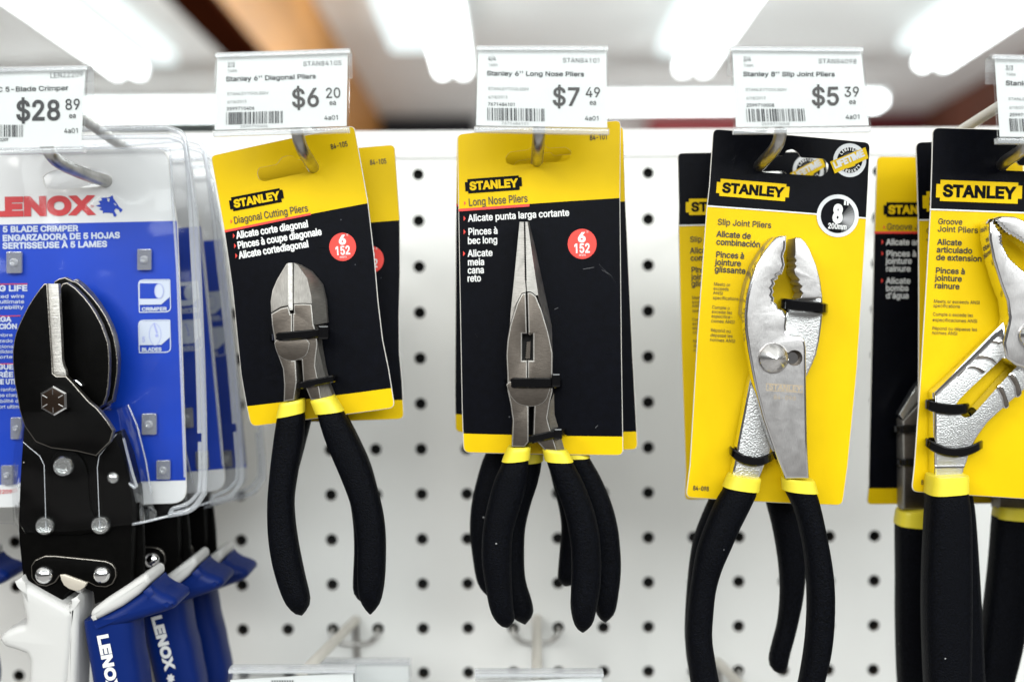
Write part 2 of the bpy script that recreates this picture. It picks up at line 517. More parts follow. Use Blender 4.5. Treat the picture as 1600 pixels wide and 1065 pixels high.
# ------------------------------------------------------------------ letter outlines (a plain grotesque), packed as text
GL = r''' 1p
"3$0s2}0m4`1E4`1@2} 1t2}1n4`2F4`2@2}
$4-1{/S1{5@2B5@2B/S 210-1d011?0;0~0M0h0e0Y1%0S1F1-1F11111<0{1K0n1_0d210[2K0_2d0e2w0p3+0~3414371H351Z3-1i2l1~2B201m2=1?2N0z2f0e3(0_3M0c3n0q4.1+4E1G4V1j4b244e2Z4b2|4V3<4E3Q4/3_3p3e3Q313Q3(3n2q4&2T4322471u451`4.1M4$1@3s183c153O183=1B3.1a2v2(2j2Q2^2x2Q3B2<3`1x3h1c3k1H3f1(3X0h3C0O3&0<2]01
'2#0s2}0m4`1E4`1@2}
,1p0R//0k0n1G0n0x//
-42312B311p141p142B
.1p1%000s030g0;0_0G0]0U0_0d0g0p0s0x1%0z130x1?0p1G0d1J0U1G0G1?0;1303
/2E2:4s0n/R0?/R1i4s
042230/1e051A0G1%0f0l140_1h0Z2I0`3+0l3`1%4-1A4L1f4_234e2^4_3%4L3B4-3V3`3d3+3h2I3d1h3V143B0f3&0G2^05 230]2O0a2g0p2z1,3+1L331u362I332z3+3G2z3h2g4$2O4323481t431[4$1I3h1;3G132z102I131u1;1L1I1,1[0p1t0a
1420r040r0a3]0a3]04 2[4`2[042(042(4/2%4/0z3A0z3y1y4`
2420h040h0Z29252a2a2x3(3#3L2}3b2u3s2i4%2Y4/21481w451d4.1S3~1H3o1A3[1?3E0i3E0n3h0z4*124B1K4U1k4b224e2T4b2t4U314C3D4,3P3m3T3M3L2}302M2T1j1S0e1S0b3Z0b3Z04
3422,0/1e021C0<1'0L0m0c0^0~0W1B101B151/1>0{1L0n1^0d2-0]2Z0f2m0p2{1#3'163*1M3(1c2|1w2n2,2Z292@2A1{2D1V2D1V2n2e4/2e420m420m4`3M4`3M482'2^2'2f2Q2f2v2[362H3L203Y1o3^1M3Y1+3K0j360P2v0>2S02
4420T1-0T1X2C4`2x4`101_101[3n1[3n1- 2`042`1:2`1N2`2}352}3504
5422/0/1i021I0=1/0N0w0e0j1$0e1A1;1A1?101G0|1e0e2/0]2F0`2[0h2m0v2z1,3&1B3)1[3&1u2z2/2l2A2Z2P2D2Y2,2]1`2U1?2C0k2H1&4`3H4`3H421Q421D2p1F2p1h3'263.2P3+2j3$3$2t372c3F2N3R273Y1y3]1]3W163J0q350U2v0@2T03
642230/1k031K0@110T0y0q0l150h1Z0k1z0u2=1G332H4`3%4`1R2O1M2O1^2e1w2u2:2z2^2v2|2k382W3K2>3V1{3Z1W3V133I0o350T2w0?2W03 230[2I0_2^0g2n0u2z1*3&1?3)1W3&1p2z2)2n2:2^2G2I2O232R1y2O1e2G1T2:1G2)1@1p1=1X1@1@1G1*1T0u1e0g1y0_
7421'043&4/3&420g420g4`3[4`3[4/1^04
842230/1h021E0=1)0O0p0f0c1&0_1E0a1_0i1v0u2.1*2?1=2K1S2R1S2T182`1#2u0r340m3S0q3r0}40144F1N4V1m4b234e2U4b2t4V314F3D403P3r3T3S3P353B2u3.2`2o2T2o2R3)2K3<2?3L2.3Y1v3b1_3e1E3`1&3R0f3<0O2|0=2Z02 230[2L0_2c0e2t0p3%0~3.14301H3-1^3%1q2s2$2a202K28232:1w281a201N2$1A1q181^151H18141@0~1M0p1`0e1v0_ 232g2Y2o2i2z2u3+2|3<2~3O2|3d2u3t2j4&2Z4023481h401X4&1M3t1F3d1C3O1F3<1M3+1X2z1h2o
942234e2W4a2w4S354?3I4#3V3_3Z393W2v3M2V2{1a1z041A042p2D2u2D2e2/2K1{2,1v1f1z1G2)1.2<0w2U0l2u0h3<0l3a0y4%114?1K4S1k4a 23481y451e4-1T3{1H3j1@3T1=3<1@3$1H2k1T2Y1e2L1y2D232A2I2C2^2L2n2Y2{2k3&3$3)3;3&3S2{3j2n3{2^4-2I45
A4H0A041{4`2[4`4:043`042e2q2Q3M284G2B4G2(3L1r2q0y04 111K111y3K1y3K1K
B450e040e4`2?4`2g4[3*4P3B4@3T4*3_3l3b3N3`363X3#3@2d2{2S2{2P322L3E2B3W243f1}3o1d3r1F3o1)3d0j3Q0S370B2p082C04 1=0c2B0c2l0g3+0u3:1-3?1F3=1Z351m3(1|2s2,2^242E271=27 1=2c2<2c2f2l2u2v3&3(3-39303M3+3g2y3{2a4-2>411=41
C4a2T0/1~051Q0H1-0h0m150Z1i0T2I0Z3*0m3_1-4,1Q4K1~4_2T4e334[3M4P3f4A3z4.4.3s4;3W4B3:3k3:3[3`3A3{2{4/2T4520401m3~1Q3g1=3F102z1,2I101v1=1M1R1-1m0r210d2T0_2{0e3A0u3[143k1Y4B1Y4;1<4.0~3z0g3f0R3N0C33082s01
D4Z2-041&041&0c2*0c2W0g2}0v3>113R1P3_1x3c2J3_2y3R3C3>3d3#3{2Z4-2/411$411$4`224`2j4Y3=4G3c4)4#3]443*492J441k4#183c0k3<0M2g0: 1=4`1=040e040e4`
E3s0e040e4`3M4`3M411=411=2d3?2d3?251=251=0c3O0c3O04
F3l0e040e4`3J4`3J411=411=2^382^382/1=2/1=04
G4i2U0/1~051P0H1,0h0l150Z1j0T2I0Z3*0l3_1,4,1P4K1}4_2R4e2r4c334[3N4O3g4?3{4,4/3q4<3V4C3:3j3:3Y3_3@3z2{4/2R4520401m3~1Q3g1=3F102z1,2I101v1=1M1R1-1m0r210d2U0_2v0c370n3N1$3a1<3l1Y3p1|4#1y2a1y2a2K4F2K4F1z4A1J410~3s0]3P0C3(04
H4g0e040e4`1=4`1=2f3^2f3^4`454`45043^043^271=271=04
I2o0M040M0c180c18410M410M4`2V4`2V411l411l0c2V0c2V04
J3a1n0/1<060q0N0W0v0N1M0N1d1'1d1'1M1,1,1:0p1P0b1n0]2.0b2D0p2S1,2W1M2W4`304`301M3(0v2j0N2C06
L3^0e040e4`1=4`1=0c3D0c3D04
M5e0e040e4`1R4`2]1p2e1X2n1;2x0x3$0[2u0[2}0w3+1:351X3=1p4E4`534`53044[044[2h4]3)4]3J4^3n4_464c464V3k4J3E4>3$452h34042d041b2h1X3$1M3D1@3j13461846193q1:3L1:3*1;2h1;04
N4l0e040e4`1F4`351l3E1R3Y1.3o0a3h0`3e103c1W3c1v3c4`4;4`4;043X041|2g1h3,1O3T1/4218431;3V1<3)1=2h1=04
O4t2T0/1~051Q0H1-0h0m150Z1i0T2I0Z3*0m3_1-4,1Q4K1~4_2T4e3*4_3V4K3{4,4;3_4M3*4R2I4M1i4;153{0h3V0H3*05 2T0_2w0d3;0r3U1-3k1L3x1u3|2I3x2{3k3G3U3g3;3~2w402T4521401m3~1R3g1=3F102z1,2I101u1=1L1R1-1m0r210d
P4,0e040e4`2:4`2f4[3-4N3H4:3[3|3g3]3k393g2r3[2R3H283-2$2f1s2:1o101o102@282@2U2C2m2K2~2X3-2j342~3739343P3-3e2~3v2l4'2U4/28421=421=04
R4/0e040e4`2;4`2g4[3-4O3H4<3[3~3h3`3k3=3h2v3[2W3H2>3-2,2f1|2;1x1&1x1&2J292J2V2L2m2S2~2`3.2o353&373=353S3.3h2~3x2m4(2U4/28421=421=04 3=0426252q253z04
S4-210-1d011?0;0~0M0h0e0Y1%0S1F1-1F11111<0{1K0n1_0d210[2K0_2d0e2w0p3+0~3414371H351Z3-1i2l1~2B201m2=1?2N0z2f0e3(0_3M0c3n0q4.1+4E1G4V1j4b244e2Z4b2|4V3<4E3Q4/3_3p3e3Q313Q3(3n2q4&2T4322471u451`4.1M4$1@3s183c153O183=1B3.1a2v2(2j2Q2^2x2Q3B2<3`1x3h1c3k1H3f1(3X0h3C0O3&0<2]01
T4/0M410M4`3q4`3q412K412K041t041t41
U4g2M0-1|021T0@140W0y0u0j1<0e1d0e4`1<4`1<1i1@1L1J131Y0{1p0k2.0b2M0^2m0b3,0k3A0{3P133Z1L3^1i3^4`464`461d411<3~0u3f0W3F0@2{02
V4H1}040A4`0x4`1t2#2*1G2D0M2:0M2T1G2g2#3`4`4:4`2]04
W671U040A4`0w4`1]1w1f1M1o1$1x0T1q0T1z1$2'1M211w2t4`3S4`491w4D1M4M1$4V0T4O0T4W1$4a1M4k1w5P4`6*4`4q0444043I3%3<3]304D3;4D3/3`2}3%2604
X4C0B042,2c2,2;0K4`1,4`1h3d1}3D213*2A2i282i2H3*2W3D2n3d3N4`4-4`2M2=2M2d45043T042i1A2U1^2F1v26272B27221w2#1_1k1A0~04
Y4A1}041}2%0A4`0~4`1t37202i2F2621262G2i2_373T4`444`2T2%2T04
Z4'0U040U0Y2Y3W2t3|344D39442c4220410T410T4`3a4`3a491a1@1D0u1'0N0}0`1S0b2)0c3d0c3d04
a3Z1Y0-1=001%080k0E0Z0X0P0p0L1/0O1G0W1Z0d1i0s1t1=2'1i2.29232R2:2X2@2Z2J2Z2K2S2l2>3%1w3,1P3%172p1)2Y0U2h0c3%0t381,3F1C3O1u3W2=3R2d3C2t363%3#3-2g302G30042[042[0_2X0_2H0H2*05 1b0X1{0[240d2E0p2Q1$2X152Z1G2Z1r2N1l271g1z1c1f1`1D1X1,1H1%1<0~1-1+0o1A0_
b3x260-1x001d071G0M180d130d13040_040_4`144`142~182~1G381c3M1w3T253W2Y3R2y3C373,3K2i3W2B3[1q3W1C3K0y370X2z0A2Y02 2.0Y2H0^2_0i2o0{2|163'1R3)1r3'242|2O2p2g2_2x2H3'2.3+1p3'1Z2y1I2h1=2P1625131r161Q1=151I0z1Z0i1q0^
c3a2$0-1X02160A0w0Y0b0y0T1C0O1p0T2@0b2h0w3+163C1X3R2$3W2N3Q2s3@333%3D2]2q2O2g2f2V2x2@3'2$3+1d3'1M2w1<2e102M1(221&1p1(1R10171<0|1M0j1d0^2$0Y2@0^2W0j2h0|2r173E1+340b2t0E2O03
d3x1v0-1Q02120A0t0X0a0y0S1C0O1q0S2B0a2i0u3,123C1R3R1w3W243T2H3M2e382t2~2x2~2x4`3L4`3L042y042y0d2t0d2e0M2H072400 1~0Y2;0^2P0i2b0z2o152v1Q2x1r2v252o2P2c2h2Q2y2;3'1~3+1c3'1M2x1<2g102O1(241&1r1(1R10161<0{1M0i1d0^
e3g2(0-1Y02170A0v0Y0b0y0T1C0O1o0T2?0a2g0v3+153B1W3R1~3W2S3N2j3C2~34342{3A2`3I2?3L1u3L1a0q1a0q2/312/2w1|2t2<2m2U2a2j2P2z2;3(1~3+1e3(1N2z1=2j102V1(2?1&2'1&1h1)1H111.1?0u1R0f1j0]2(0Y2I0_2c0o2s1-3G0~3>0h3/0S2x0D2a082E00
f2I243R243)093)093R 0u040u3}0x491%4M134]1E4h1p4q204n2@4j244?2*4B1v4C1c4@1T481M4*1J3s1J04
g3x2$.s1`.u1D.{0w/70]/X1*/o1:/Z1T/H2$/A2E/F2a/S2r/k2x0/2x0l2t0l2d0U2H0A240:1v081R0<130I0u0`0a0}0T1F0O1s0S2C0a2j0u3,133C1R3R1w3W243T2I3M2f382u2~2y2~2y3R3M3R3M0-3I/e3;/G3&/12g.~2G.u 1~0d2<0g2Q0q2c1%2o1:2v1T2y1t2v272o2Q2c2h2Q2y2<3'1~3+1d3'1M2x1<2g102P1(261&1t1)1U101;1<1&1M0r1d0h
h3l142314040_040_4`144`142e1+2e1<3-1S3E1p3R243W2Q3S2k3J3$3:343$3=2c3A2>3A042l042l2:2g2Z2X2r2C3%2&3*1m3(1Z2}1J2q1>2a162L
i1_0_040_3R143R1404 0x4*0k4-0`440X4>0U4J0X4W0`4c0k4j0x4l1)4j144c1<4W1>4J1<4>14441)4-
j1_0_3R143R14/x12/^1*/G0z/50i/(0R.|07.y0,.y0,/J06/J0H/M0T/V0]/e0_/y 0x4*0k4-0`440W4>0U4J0W4W0`4c0k4j0x4l1)4j144c1;4W1>4J1;4>14441)4-
l1q1H021*070p0D0c0Z0_0x0_4`144`141(190g1A0a1N0_1Y0_1b0`1j061Z03
m5U0_040_3R133R132k1/2k173&1C381d3P2-3X2L3S2e3D2v3,3$2k2y2k3%3$31353T3O4%3X4?3U4V3L4j3>4z3*5'2k5*2J5*044U044U2I4P2f4B2y4.3(3s3+3`3)3N3#372g3/2D3/042Y042Y2N2U2f2H2x253'1z3+1W3#1I2u1>2f162S142<1404
n3l142314040_040_3R123R132e1+2e1<3-1S3E1p3R243W2Q3S2k3J3$3:333$3=2c3A2>3A042l042l2:2g2Z2X2r2C3%2&3*1m3(1Z2}1J2q1>2a162L
o3p2$0-1X02160A0w0Y0b0y0T1C0O1p0T2@0b2h0w3+163C1X3R2$3W2K3R2n3C3.3+3B2h3O2@3T1p3O1C3B0y3.0Y2n0A2K02 2$0Y2@0^2V0j2h0|2u172|1R2~1p2|212u2L2h2e2V2w2@3'2$3+1d3'1M2w1<2e102M1(221&1p1(1R10171<0|1M0j1d0^
p3x0_.y0_3R133R132~182~1G381c3M1w3T253W2Y3R2y3C373,3K2i3W2B3[1q3W1C3K0y370X2z0A2Y02260-1x001d071G0M180d140d14.y 2.0Y2H0^2_0i2o0{2|163'1R3)1r3'242|2O2p2g2_2x2H3'2.3+1p3'1Z2y1I2h1=2P1625131r161Q1=151I0z1Z0i1q0^
q3x3L.y2x.y2x0d2t0d2d0M2H0724001v0-1Q02120A0t0X0a0y0S1C0O1q0S2B0a2i0u3,123C1R3R1w3W243T2H3M2e382t2~2y2~2y3R3L3R 1~0Y2;0^2P0i2b0z2o152v1Q2x1r2v252o2P2c2h2Q2y2;3'1~3+1c3'1M2x1<2g102O1(241&1r1(1R10161<0{1M0i1d0^
r2M0_040_3R123R123$153$1A381S3I1k3S2(3W253W2A3V2A3%263&2$3(1k3%1X2{1I2p1>2b162P142<1404
s3G1l0-1M0013070x0B0f0R0X0h0P1$1$1.1-0t1<0e1Q0[1k0X2,0]2B0g2P0v2T1+2R1:2I1F2;1O2(1U1P1b1,1o0o2$0`2<0Y2Y0^2s0i3,0z3>153K1P3T1p3W213T2I3M2^3B2n323&2g2T2]2M2m2@2|2.3*1p3-1V3*1B2|142n102]132M1<2A1c20262%2Z1u2t1c3'1K3,1.3(0q2y0Z2g0G2N092100
t241}3R1}3)093)093R 0i4A1>4A1>1'1@0r1F0f1Q0_1b0]1n0^1{0`2(051s021a011=061#0E0n0_0i1#
u3l1l001N03150=0|0M0l0d0b1%0_1H0_3R143R141L191-1G0q1]0b1z0]230`2E0g2U0r2b1&2i1;2l1S2l3R3A3R3A042m042m0~2u0~2d0Y2L0B2004
v3Z1[040B3R0x3R1^1U1p0{1~0E1m0E1|0{211U2s3R3L3R2304
w531G040F3R0{3R1D2)1T1F1f0U1^0U1n1E2#2)2H3R2|3R3D2)3T1F3f0U3]0U3n1E4#2)4H3R4}3R3|043J042~1c2s222g2_2[312g312[2_2P222D1c1y04
x3R0E041c2-1c1c0K3R1)3R1O2s1i2I2$2#1f2#1|2I292s2`3R3<3R2%1a2%2)3A042d04270y1z1F1d1k1~1k1i1F1P0y0~04
y3Z0Z.|0f/J0n/I1,/H1A/T1Q/t1[030B3R0x3R1^1U1o0z1~0E1m0E1|0{211U2s3R3L3R1}/b1g/91H.~0~.w0i.y
z3S0U040U0Y2I3#2I3%0Z3%0Z3R3-3R3-3,1>0e1>0b320b3204
®4:27181s1;1U1D1:1S0~1g0j2#0[2>0Q2]0N2|0Q3@0[3_0j3z0~461:4I1U4X1s4b274e2W4b2v4X354I3M463a3z3p3_3y3@3|2|3y2]3p2>3a2#3M1g351S2v1D2W1; 271_2W1c2u1o312&3D2?3Q2]3U2|3Q3@3D3^313w2u4.2W4:274>1t4:1V4.1=3w1*3^0z3@0v2|0z2]1*2?1=2&1V1o1t1c 2Y23252y2Y2y2~23 1Z231Z3k2H3k2^3f2q3U2x3;2p2|2]2k2F2e1n2e1n2~2=2~2L3(2S3;2Q3F2L3M2=3Q1|3Q1|23
À4H0A041{4`2[4`4:043`042e2q2Q3M284G2B4G2(3L1r2q0y04 111K111y3K1y3K1K 2+5,1Q5}2-5}2S5,
É3s0e040e4`3M4`3M411=411=2d3?2d3?251=251=0c3O0c3O04 1s5,2=5}2u5}2?5,
Ó4t2T0/1~051Q0H1-0h0m150Z1i0T2I0Z3*0m3_1-4,1Q4K1~4_2T4e3*4_3V4K3{4,4;3_4M3*4R2I4M1i4;153{0h3V0H3*05 2T0_2w0d3;0r3U1-3k1L3x1u3|2I3x2{3k3G3U3g3;3~2w402T4521401m3~1R3g1=3F102z1,2I101u1=1L1R1-1m0r210d 2>5,2e5}3@5}2g5,
à3Z1Y0-1=001%080k0E0Z0X0P0p0L1/0O1G0W1Z0d1i0s1t1=2'1i2.29232R2:2X2@2Z2J2Z2K2S2l2>3%1w3,1P3%172p1)2Y0U2h0c3%0t381,3F1C3O1u3W2=3R2d3C2t363%3#3-2g302G30042[042[0_2X0_2H0H2*05 1b0X1{0[240d2E0p2Q1$2X152Z1G2Z1r2N1l271g1z1c1f1`1D1X1,1H1%1<0~1-1+0o1A0_ 1^3{1(4p1`4p2*3{
á3Z1Y0-1=001%080k0E0Z0X0P0p0L1/0O1G0W1Z0d1i0s1t1=2'1i2.29232R2:2X2@2Z2J2Z2K2S2l2>3%1w3,1P3%172p1)2Y0U2h0c3%0t381,3F1C3O1u3W2=3R2d3C2t363%3#3-2g302G30042[042[0_2X0_2H0H2*05 1b0X1{0[240d2E0p2Q1$2X152Z1G2Z1r2N1l271g1z1c1f1`1D1X1,1H1%1<0~1-1+0o1A0_ 1[3{2&4p2^4p2(3{
é3g2(0-1Y02170A0v0Y0b0y0T1C0O1o0T2?0a2g0v3+153B1W3R1~3W2S3N2j3C2~34342{3A2`3I2?3L1u3L1a0q1a0q2/312/2w1|2t2<2m2U2a2j2P2z2;3(1~3+1e3(1N2z1=2j102V1(2?1&2'1&1h1)1H111.1?0u1R0f1j0]2(0Y2I0_2c0o2s1-3G0~3>0h3/0S2x0D2a082E00 1g3{224p2i4p243{
ó3p2$0-1X02160A0w0Y0b0y0T1C0O1p0T2@0b2h0w3+163C1X3R2$3W2K3R2n3C3.3+3B2h3O2@3T1p3O1C3B0y3.0Y2n0A2K02 2$0Y2@0^2V0j2h0|2u172|1R2~1p2|212u2L2h2e2V2w2@3'2$3+1d3'1M2w1<2e102M1(221&1p1(1R10171<0|1M0j1d0^ 1j3{254p2l4p273{'''
_A = "".join(chr(i) for i in range(35, 127) if chr(i) != '\\')
def _dec(s): return [((_A.index(s[i]) * len(_A) + _A.index(s[i + 1])) - 1200) / 800 for i in range(0, len(s), 2)]
GLYPH = {}
for line in GL.split("\n"):
    if len(line) < 3: continue
    loops = []
    for w in line[3:].split(" "):
        d = _dec(w)
        if len(d) >= 6: loops.append(list(zip(d[0::2], d[1::2])))
    GLYPH[line[0]] = (_dec(line[1:3])[0], loops)
GLYPH['1'] = (GLYPH['1'][0], GLYPH['1'][1][1:])
GLYPH['I'] = (.160, [[(.048, 0), (.048, .509), (.112, .509), (.112, 0)][::1]])
GLYPH['l'] = (.166, [[(.052, 0), (.052, .515), (.114, .515), (.114, 0)]])
_h = [(x, -y) for x, y in GLYPH['H'][1][0]]     # as drawn in pixels (y down)
FONTSIGN_AREA = area(_h)
FONTSIGN = 1 if FONTSIGN_AREA > 0 else -1

# ------------------------------------------------------------------ the store behind: ceiling, lights, beams (seen out of focus above the board)
_s = math.radians(-3.3)
BF, BU = Vector((0, math.cos(_s), math.sin(_s))), Vector((0, -math.sin(_s), math.cos(_s)))
HC = 1.9                                        # ceiling above the camera
def bg(x, d, h): return CAM + Vector((1, 0, 0)) * x + BF * d + BU * h
def bgbox(mb, x0, x1, d0, d1, h0, h1, m):
    v = mb.ring([bg(x, d, h) for h in (h0, h1) for d, x in ((d0, x0), (d0, x1), (d1, x1), (d1, x0))])
    for f in ((0, 1, 2, 3), (4, 5, 6, 7), (0, 1, 5, 4), (1, 2, 6, 5), (2, 3, 7, 6), (3, 0, 4, 7)): mb.face(tuple(v[i] for i in f), m)
def bgpx(px, py, h):
    d = R @ Vector(((px - 800) / F, 1.0, -(py - 532.5) / F))
    t = h / d.dot(BU)
    return d.x * t, d.dot(BF) * t
CEIL = mat('ceiling_paint', (0.88, 0.875, 0.86), 0.8, var=(0.6, 0.05))
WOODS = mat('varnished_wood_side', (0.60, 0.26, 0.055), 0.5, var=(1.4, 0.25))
WOODB = mat('shaded_wood', (0.045, 0.010, 0.004), 0.9, var=(1.5, 0.2), spec=0.0)  # unlit underside of the beams, its shade put into the colour
WOODR = mat('reddish_wood', (0.17, 0.055, 0.03), 0.6, var=(1.3, 0.25))
HOUSE = mat('fixture_white', (0.80, 0.82, 0.82), 0.5)
TUBE = glow('tube_light', (0.92, 1.0, 1.0), 11.0)
REFL_GLOW = glow('reflector_glow', (0.90, 1.0, 1.0), 1.3)  # glow put in for the light on the fixture's reflector
m = MB(); bgbox(m, -9, 9, -1.0, 9.9, HC, HC + 0.1, CEIL); m.build('ceiling', kind='structure', angle=0)
m = MB(); bgbox(m, -9, 9, 9.4, 9.5, -1.4, HC - 0.002, CEIL); o = m.build('back_wall', angle=0); o['kind'] = 'structure'

def strip_light(label, x, d0, d1, cross=None, refl=None, w=0.10, tw=0.03):
    """ceiling strip: white housing with two bare tubes"""
    c = bg((x if cross is None else (d0 + d1) / 2), ((d0 + d1) / 2 if cross is None else cross), HC)
    r = thing('fluorescent_light', c, label, 'ceiling light', 'fluorescent strip lights on the ceiling')
    a = MB()
    if cross is None: bgbox(a, x - w, x + w, d0, d1, HC - 0.25, HC - 0.20, HOUSE)
    else: bgbox(a, d0, d1, cross - w, cross + w, HC - 0.25, HC - 0.20, HOUSE)
    a.build('housing', r, 0)
    for s in (-0.06, 0.06):
        b = MB()
        P = [bg(x + s, d0 + .02, HC - 0.29), bg(x + s, d1 - .02, HC - 0.29)] if cross is None else [bg(d0 + .02, cross + s, HC - 0.29), bg(d1 - .02, cross + s, HC - 0.29)]
        b.tube(P, tw, TUBE); b.build('tube', r)
    if refl:                                     # glowing strip standing in for the pale lit reflector beside the tubes
        xd, dd = bgpx(refl[0], refl[1], HC - .12); hw = refl[2] / 2 / F * dd
        b = MB(); bgbox(b, xd - hw, xd + hw, d0, dd, HC - .13, HC - .06, REFL_GLOW); b.build('glowing_reflector', r, 0)
    return r
x, d = bgpx(203, 112, HC - 0.29); strip_light('leftmost fluorescent strip, running back over the blue crimper packs', x, 3.0, d, refl=(252, 98, 46))
x, d = bgpx(708, 112, HC - 0.29); strip_light('fluorescent strip ending left of the 7.49 price label', x, 3.0, d, refl=(652, 78, 80))
x, d = bgpx(1082, 108, HC - 0.29); strip_light('fluorescent strip ending left of the 5.39 price label', x, 3.0, d, refl=(1052, 84, 50))
x, d = bgpx(1455, 100, HC - 0.29); strip_light('rightmost fluorescent strip, slanting in from the upper right', x, 3.0, d, refl=(1425, 76, 44))
x1, d1 = bgpx(1380, 160, HC - 0.29); x0, _ = bgpx(930, 160, HC - 0.29)
strip_light('crosswise fluorescent strip behind the 5.39 price label', None, x0, x1, cross=d1)
x1, d1 = bgpx(470, 172, HC - 0.29); x0, _ = bgpx(-160, 172, HC - 0.29)
strip_light('crosswise fluorescent strip at the left, behind the 28.89 price label', None, x0, x1, cross=d1)

r = thing('ceiling_beam', bg(-.6 * HC, 6, HC), 'orange brown wooden ceiling beam slanting down behind the 6.20 label', 'beam')
xs = -.558 * HC; hb = .674 * HC
m = MB(); bgbox(m, xs - .07 * HC, xs, 2.6, 9.38, hb, HC - .004, WOODS); m.build('side_board', r, 0)
m = MB(); bgbox(m, xs - .085 * HC, xs + .004, 2.6, 9.38, hb - .03, hb - .002, WOODB); m.build('shaded_underside', r, 0)  # thin board added to carry the underside's shade as colour
r = thing('ceiling_beam', bg(1.78 * HC, 7, HC), 'reddish brown wooden ceiling beam at the right, behind the groove joint pliers', 'beam')
m = MB(); bgbox(m, 1.78 * HC, 1.88 * HC, 5.5, 9.38, .70 * HC, HC - .004, WOODR); m.build('side_board', r, 0)
m = MB(); bgbox(m, 1.775 * HC, 1.885 * HC, 5.5, 9.38, .70 * HC - .03, .70 * HC - .002, WOODB); m.build('shaded_underside', r, 0)  # shade of the right beam's underside, again as a dark colour
def panel(name, px0, px1, py, color, label, cat):
    x0, d = bgpx(px0, py, HC); x0 = (px0 - 800) / F * 9.2; x1 = (px1 - 800) / F * 9.2
    h = (545 - py) / F * 9.2
    mm = MB(); bgbox(mm, x0, x1, 9.15, 9.38, h - 1.3, h, mat(name + '_paint', color, 0.7)); o = mm.build(name, angle=0); tag(o, label, cat)
panel('wall_panel', 180, 345, 193, (0.10, 0.13, 0.13), 'dark grey green panel on the far wall above the left packs', 'panel')
panel('stock_shelf', 588, 745, 178, (0.012, 0.013, 0.018), 'black blurred stock shelf on the far wall beside the wooden beam', 'shelf')
panel('wall_banner', 1018, 1160, 187, (0.50, 0.10, 0.11), 'pinkish red banner on the far wall left of the 5.39 label', 'banner')
panel('wall_curtain', 1330, 1452, 180, (0.13, 0.012, 0.015), 'dark red panel on the far wall right of the 5.39 label', 'panel')

# ------------------------------------------------------------------ pegboard
def P0(px, py): return at(px, py, 0.0)
peg = thing('pegboard', (0.05, 0, Z0 - .14), 'white pegboard with rows of round holes behind all the packs', 'pegboard')
m = MB()
D, RH = 0.0254, 0.0033
cols, rows = range(-17, 24), range(-7, 9)
for i in cols:
    for j in rows:
        c = Vector((i * D, 0, Z0 + j * D))
        sq, ci, cb = [], [], []
        for k in range(16):
            a = 2 * math.pi * k / 16
            dx, dz = math.cos(a), math.sin(a)
            q = max(abs(dx), abs(dz))
            sq.append(c + Vector((dx / q * D / 2, 0, dz / q * D / 2)))
            ci.append(c + Vector((dx * RH, 0, dz * RH))); cb.append(c + Vector((dx * RH, 0.0045, dz * RH)))
        a, b, e = m.ring(sq), m.ring(ci), m.ring(cb)
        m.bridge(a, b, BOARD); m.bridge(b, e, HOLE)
zt = P0(650, 207).z; zr = P0(650, 247).z
x0, x1 = cols[0] * D - D / 2, (cols[-1] + .5) * D
ztop = Z0 + 8.5 * D
v = m.ring([(x0, 0, ztop), (x1, 0, ztop), (x1, 0, zt - .002), (x0, 0, zt - .002)]); m.face(tuple(v), BOARD)
m.build('perforated_panel', peg, 20)
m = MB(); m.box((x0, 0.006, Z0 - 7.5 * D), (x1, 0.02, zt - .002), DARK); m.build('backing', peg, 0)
m = MB()
prof = [(0.021, -.0015), (0.001, -.0015), (-.0009, -.0013), (-.0016, -.0006), (-.0018, .0006)]
zz = [zt + .001, zt + .001, zt + .0006, zt - .0004, zr]
A = m.ring([(x0, y, z) for (y, _), z in zip(prof, zz)]); B = m.ring([(x1, y, z) for (y, _), z in zip(prof, zz)])
m.bridge(A, B, RAIL, closed=False)
v = m.ring([(x0, -.0018, zr), (x1, -.0018, zr), (x1, 0.0, zr), (x0, 0.0, zr)]); m.face(tuple(v), RAIL)
m.build('top_rail', peg, 50)

# ------------------------------------------------------------------ builders for the products
def logo(mb, x0, y0, x1, y1, h, fg, bgm, Y, txt='STANLEY', bold=0.085):
    u = Vector((x1 - x0, y1 - y0)); ln = u.length; u.normalize(); w = Vector((u.y, -u.x))
    def q(a, b): p = Vector((x0, y0)) + u * a * ln + w * b * h; return (p.x, p.y)
    e = .052
    mb.flat([q(0, 0), q(1, 0), q(1, .24), q(1 + e, .24), q(1 + e, .86), q(1, .86), q(1, 1), q(0, 1), q(0, .80), q(-e, .80), q(-e, .16), q(0, .16)], Y, bgm)
    mb.text(txt, *q(.035, .24), *q(.965, .24), h * .52, Y - .00012, fg, bold)
def marker(mb, x, y, h, Y, m): mb.flat([(x, y), (x + h * .38, y - h * .5), (x, y - h)], Y, m)
def tie(root, A, B, h, Yf, Yb, sag=0.0, th=0.0011, pw=0.5, head=None):
    P = []
    for i in range(25):
        t = math.pi * i / 24
        c, s = -math.cos(t), math.sin(t)
        x = math.copysign(abs(c) ** pw, c); y = abs(s) ** pw
        f = (x + 1) / 2
        P.append(at(A[0] + (B[0] - A[0]) * f, A[1] + (B[1] - A[1]) * f + sag * (1 - x * x), Yb + (Yf - Yb) * y))
    mb = MB()
    mb.tube(P, 0, TIE, rect=(h / ppm(Yf), th), up=(0, 0, 1))
    if head:
        hx, hy, hw, hh = head
        mb.plate(rounded([(hx - hw / 2, hy - hh / 2), (hx + hw / 2, hy - hh / 2), (hx + hw / 2, hy + hh / 2), (hx - hw / 2, hy + hh / 2)], 4), Yf - .0008, .004, TIE, bevel=.0007)
    return mb.build('cable_tie', root, 40)
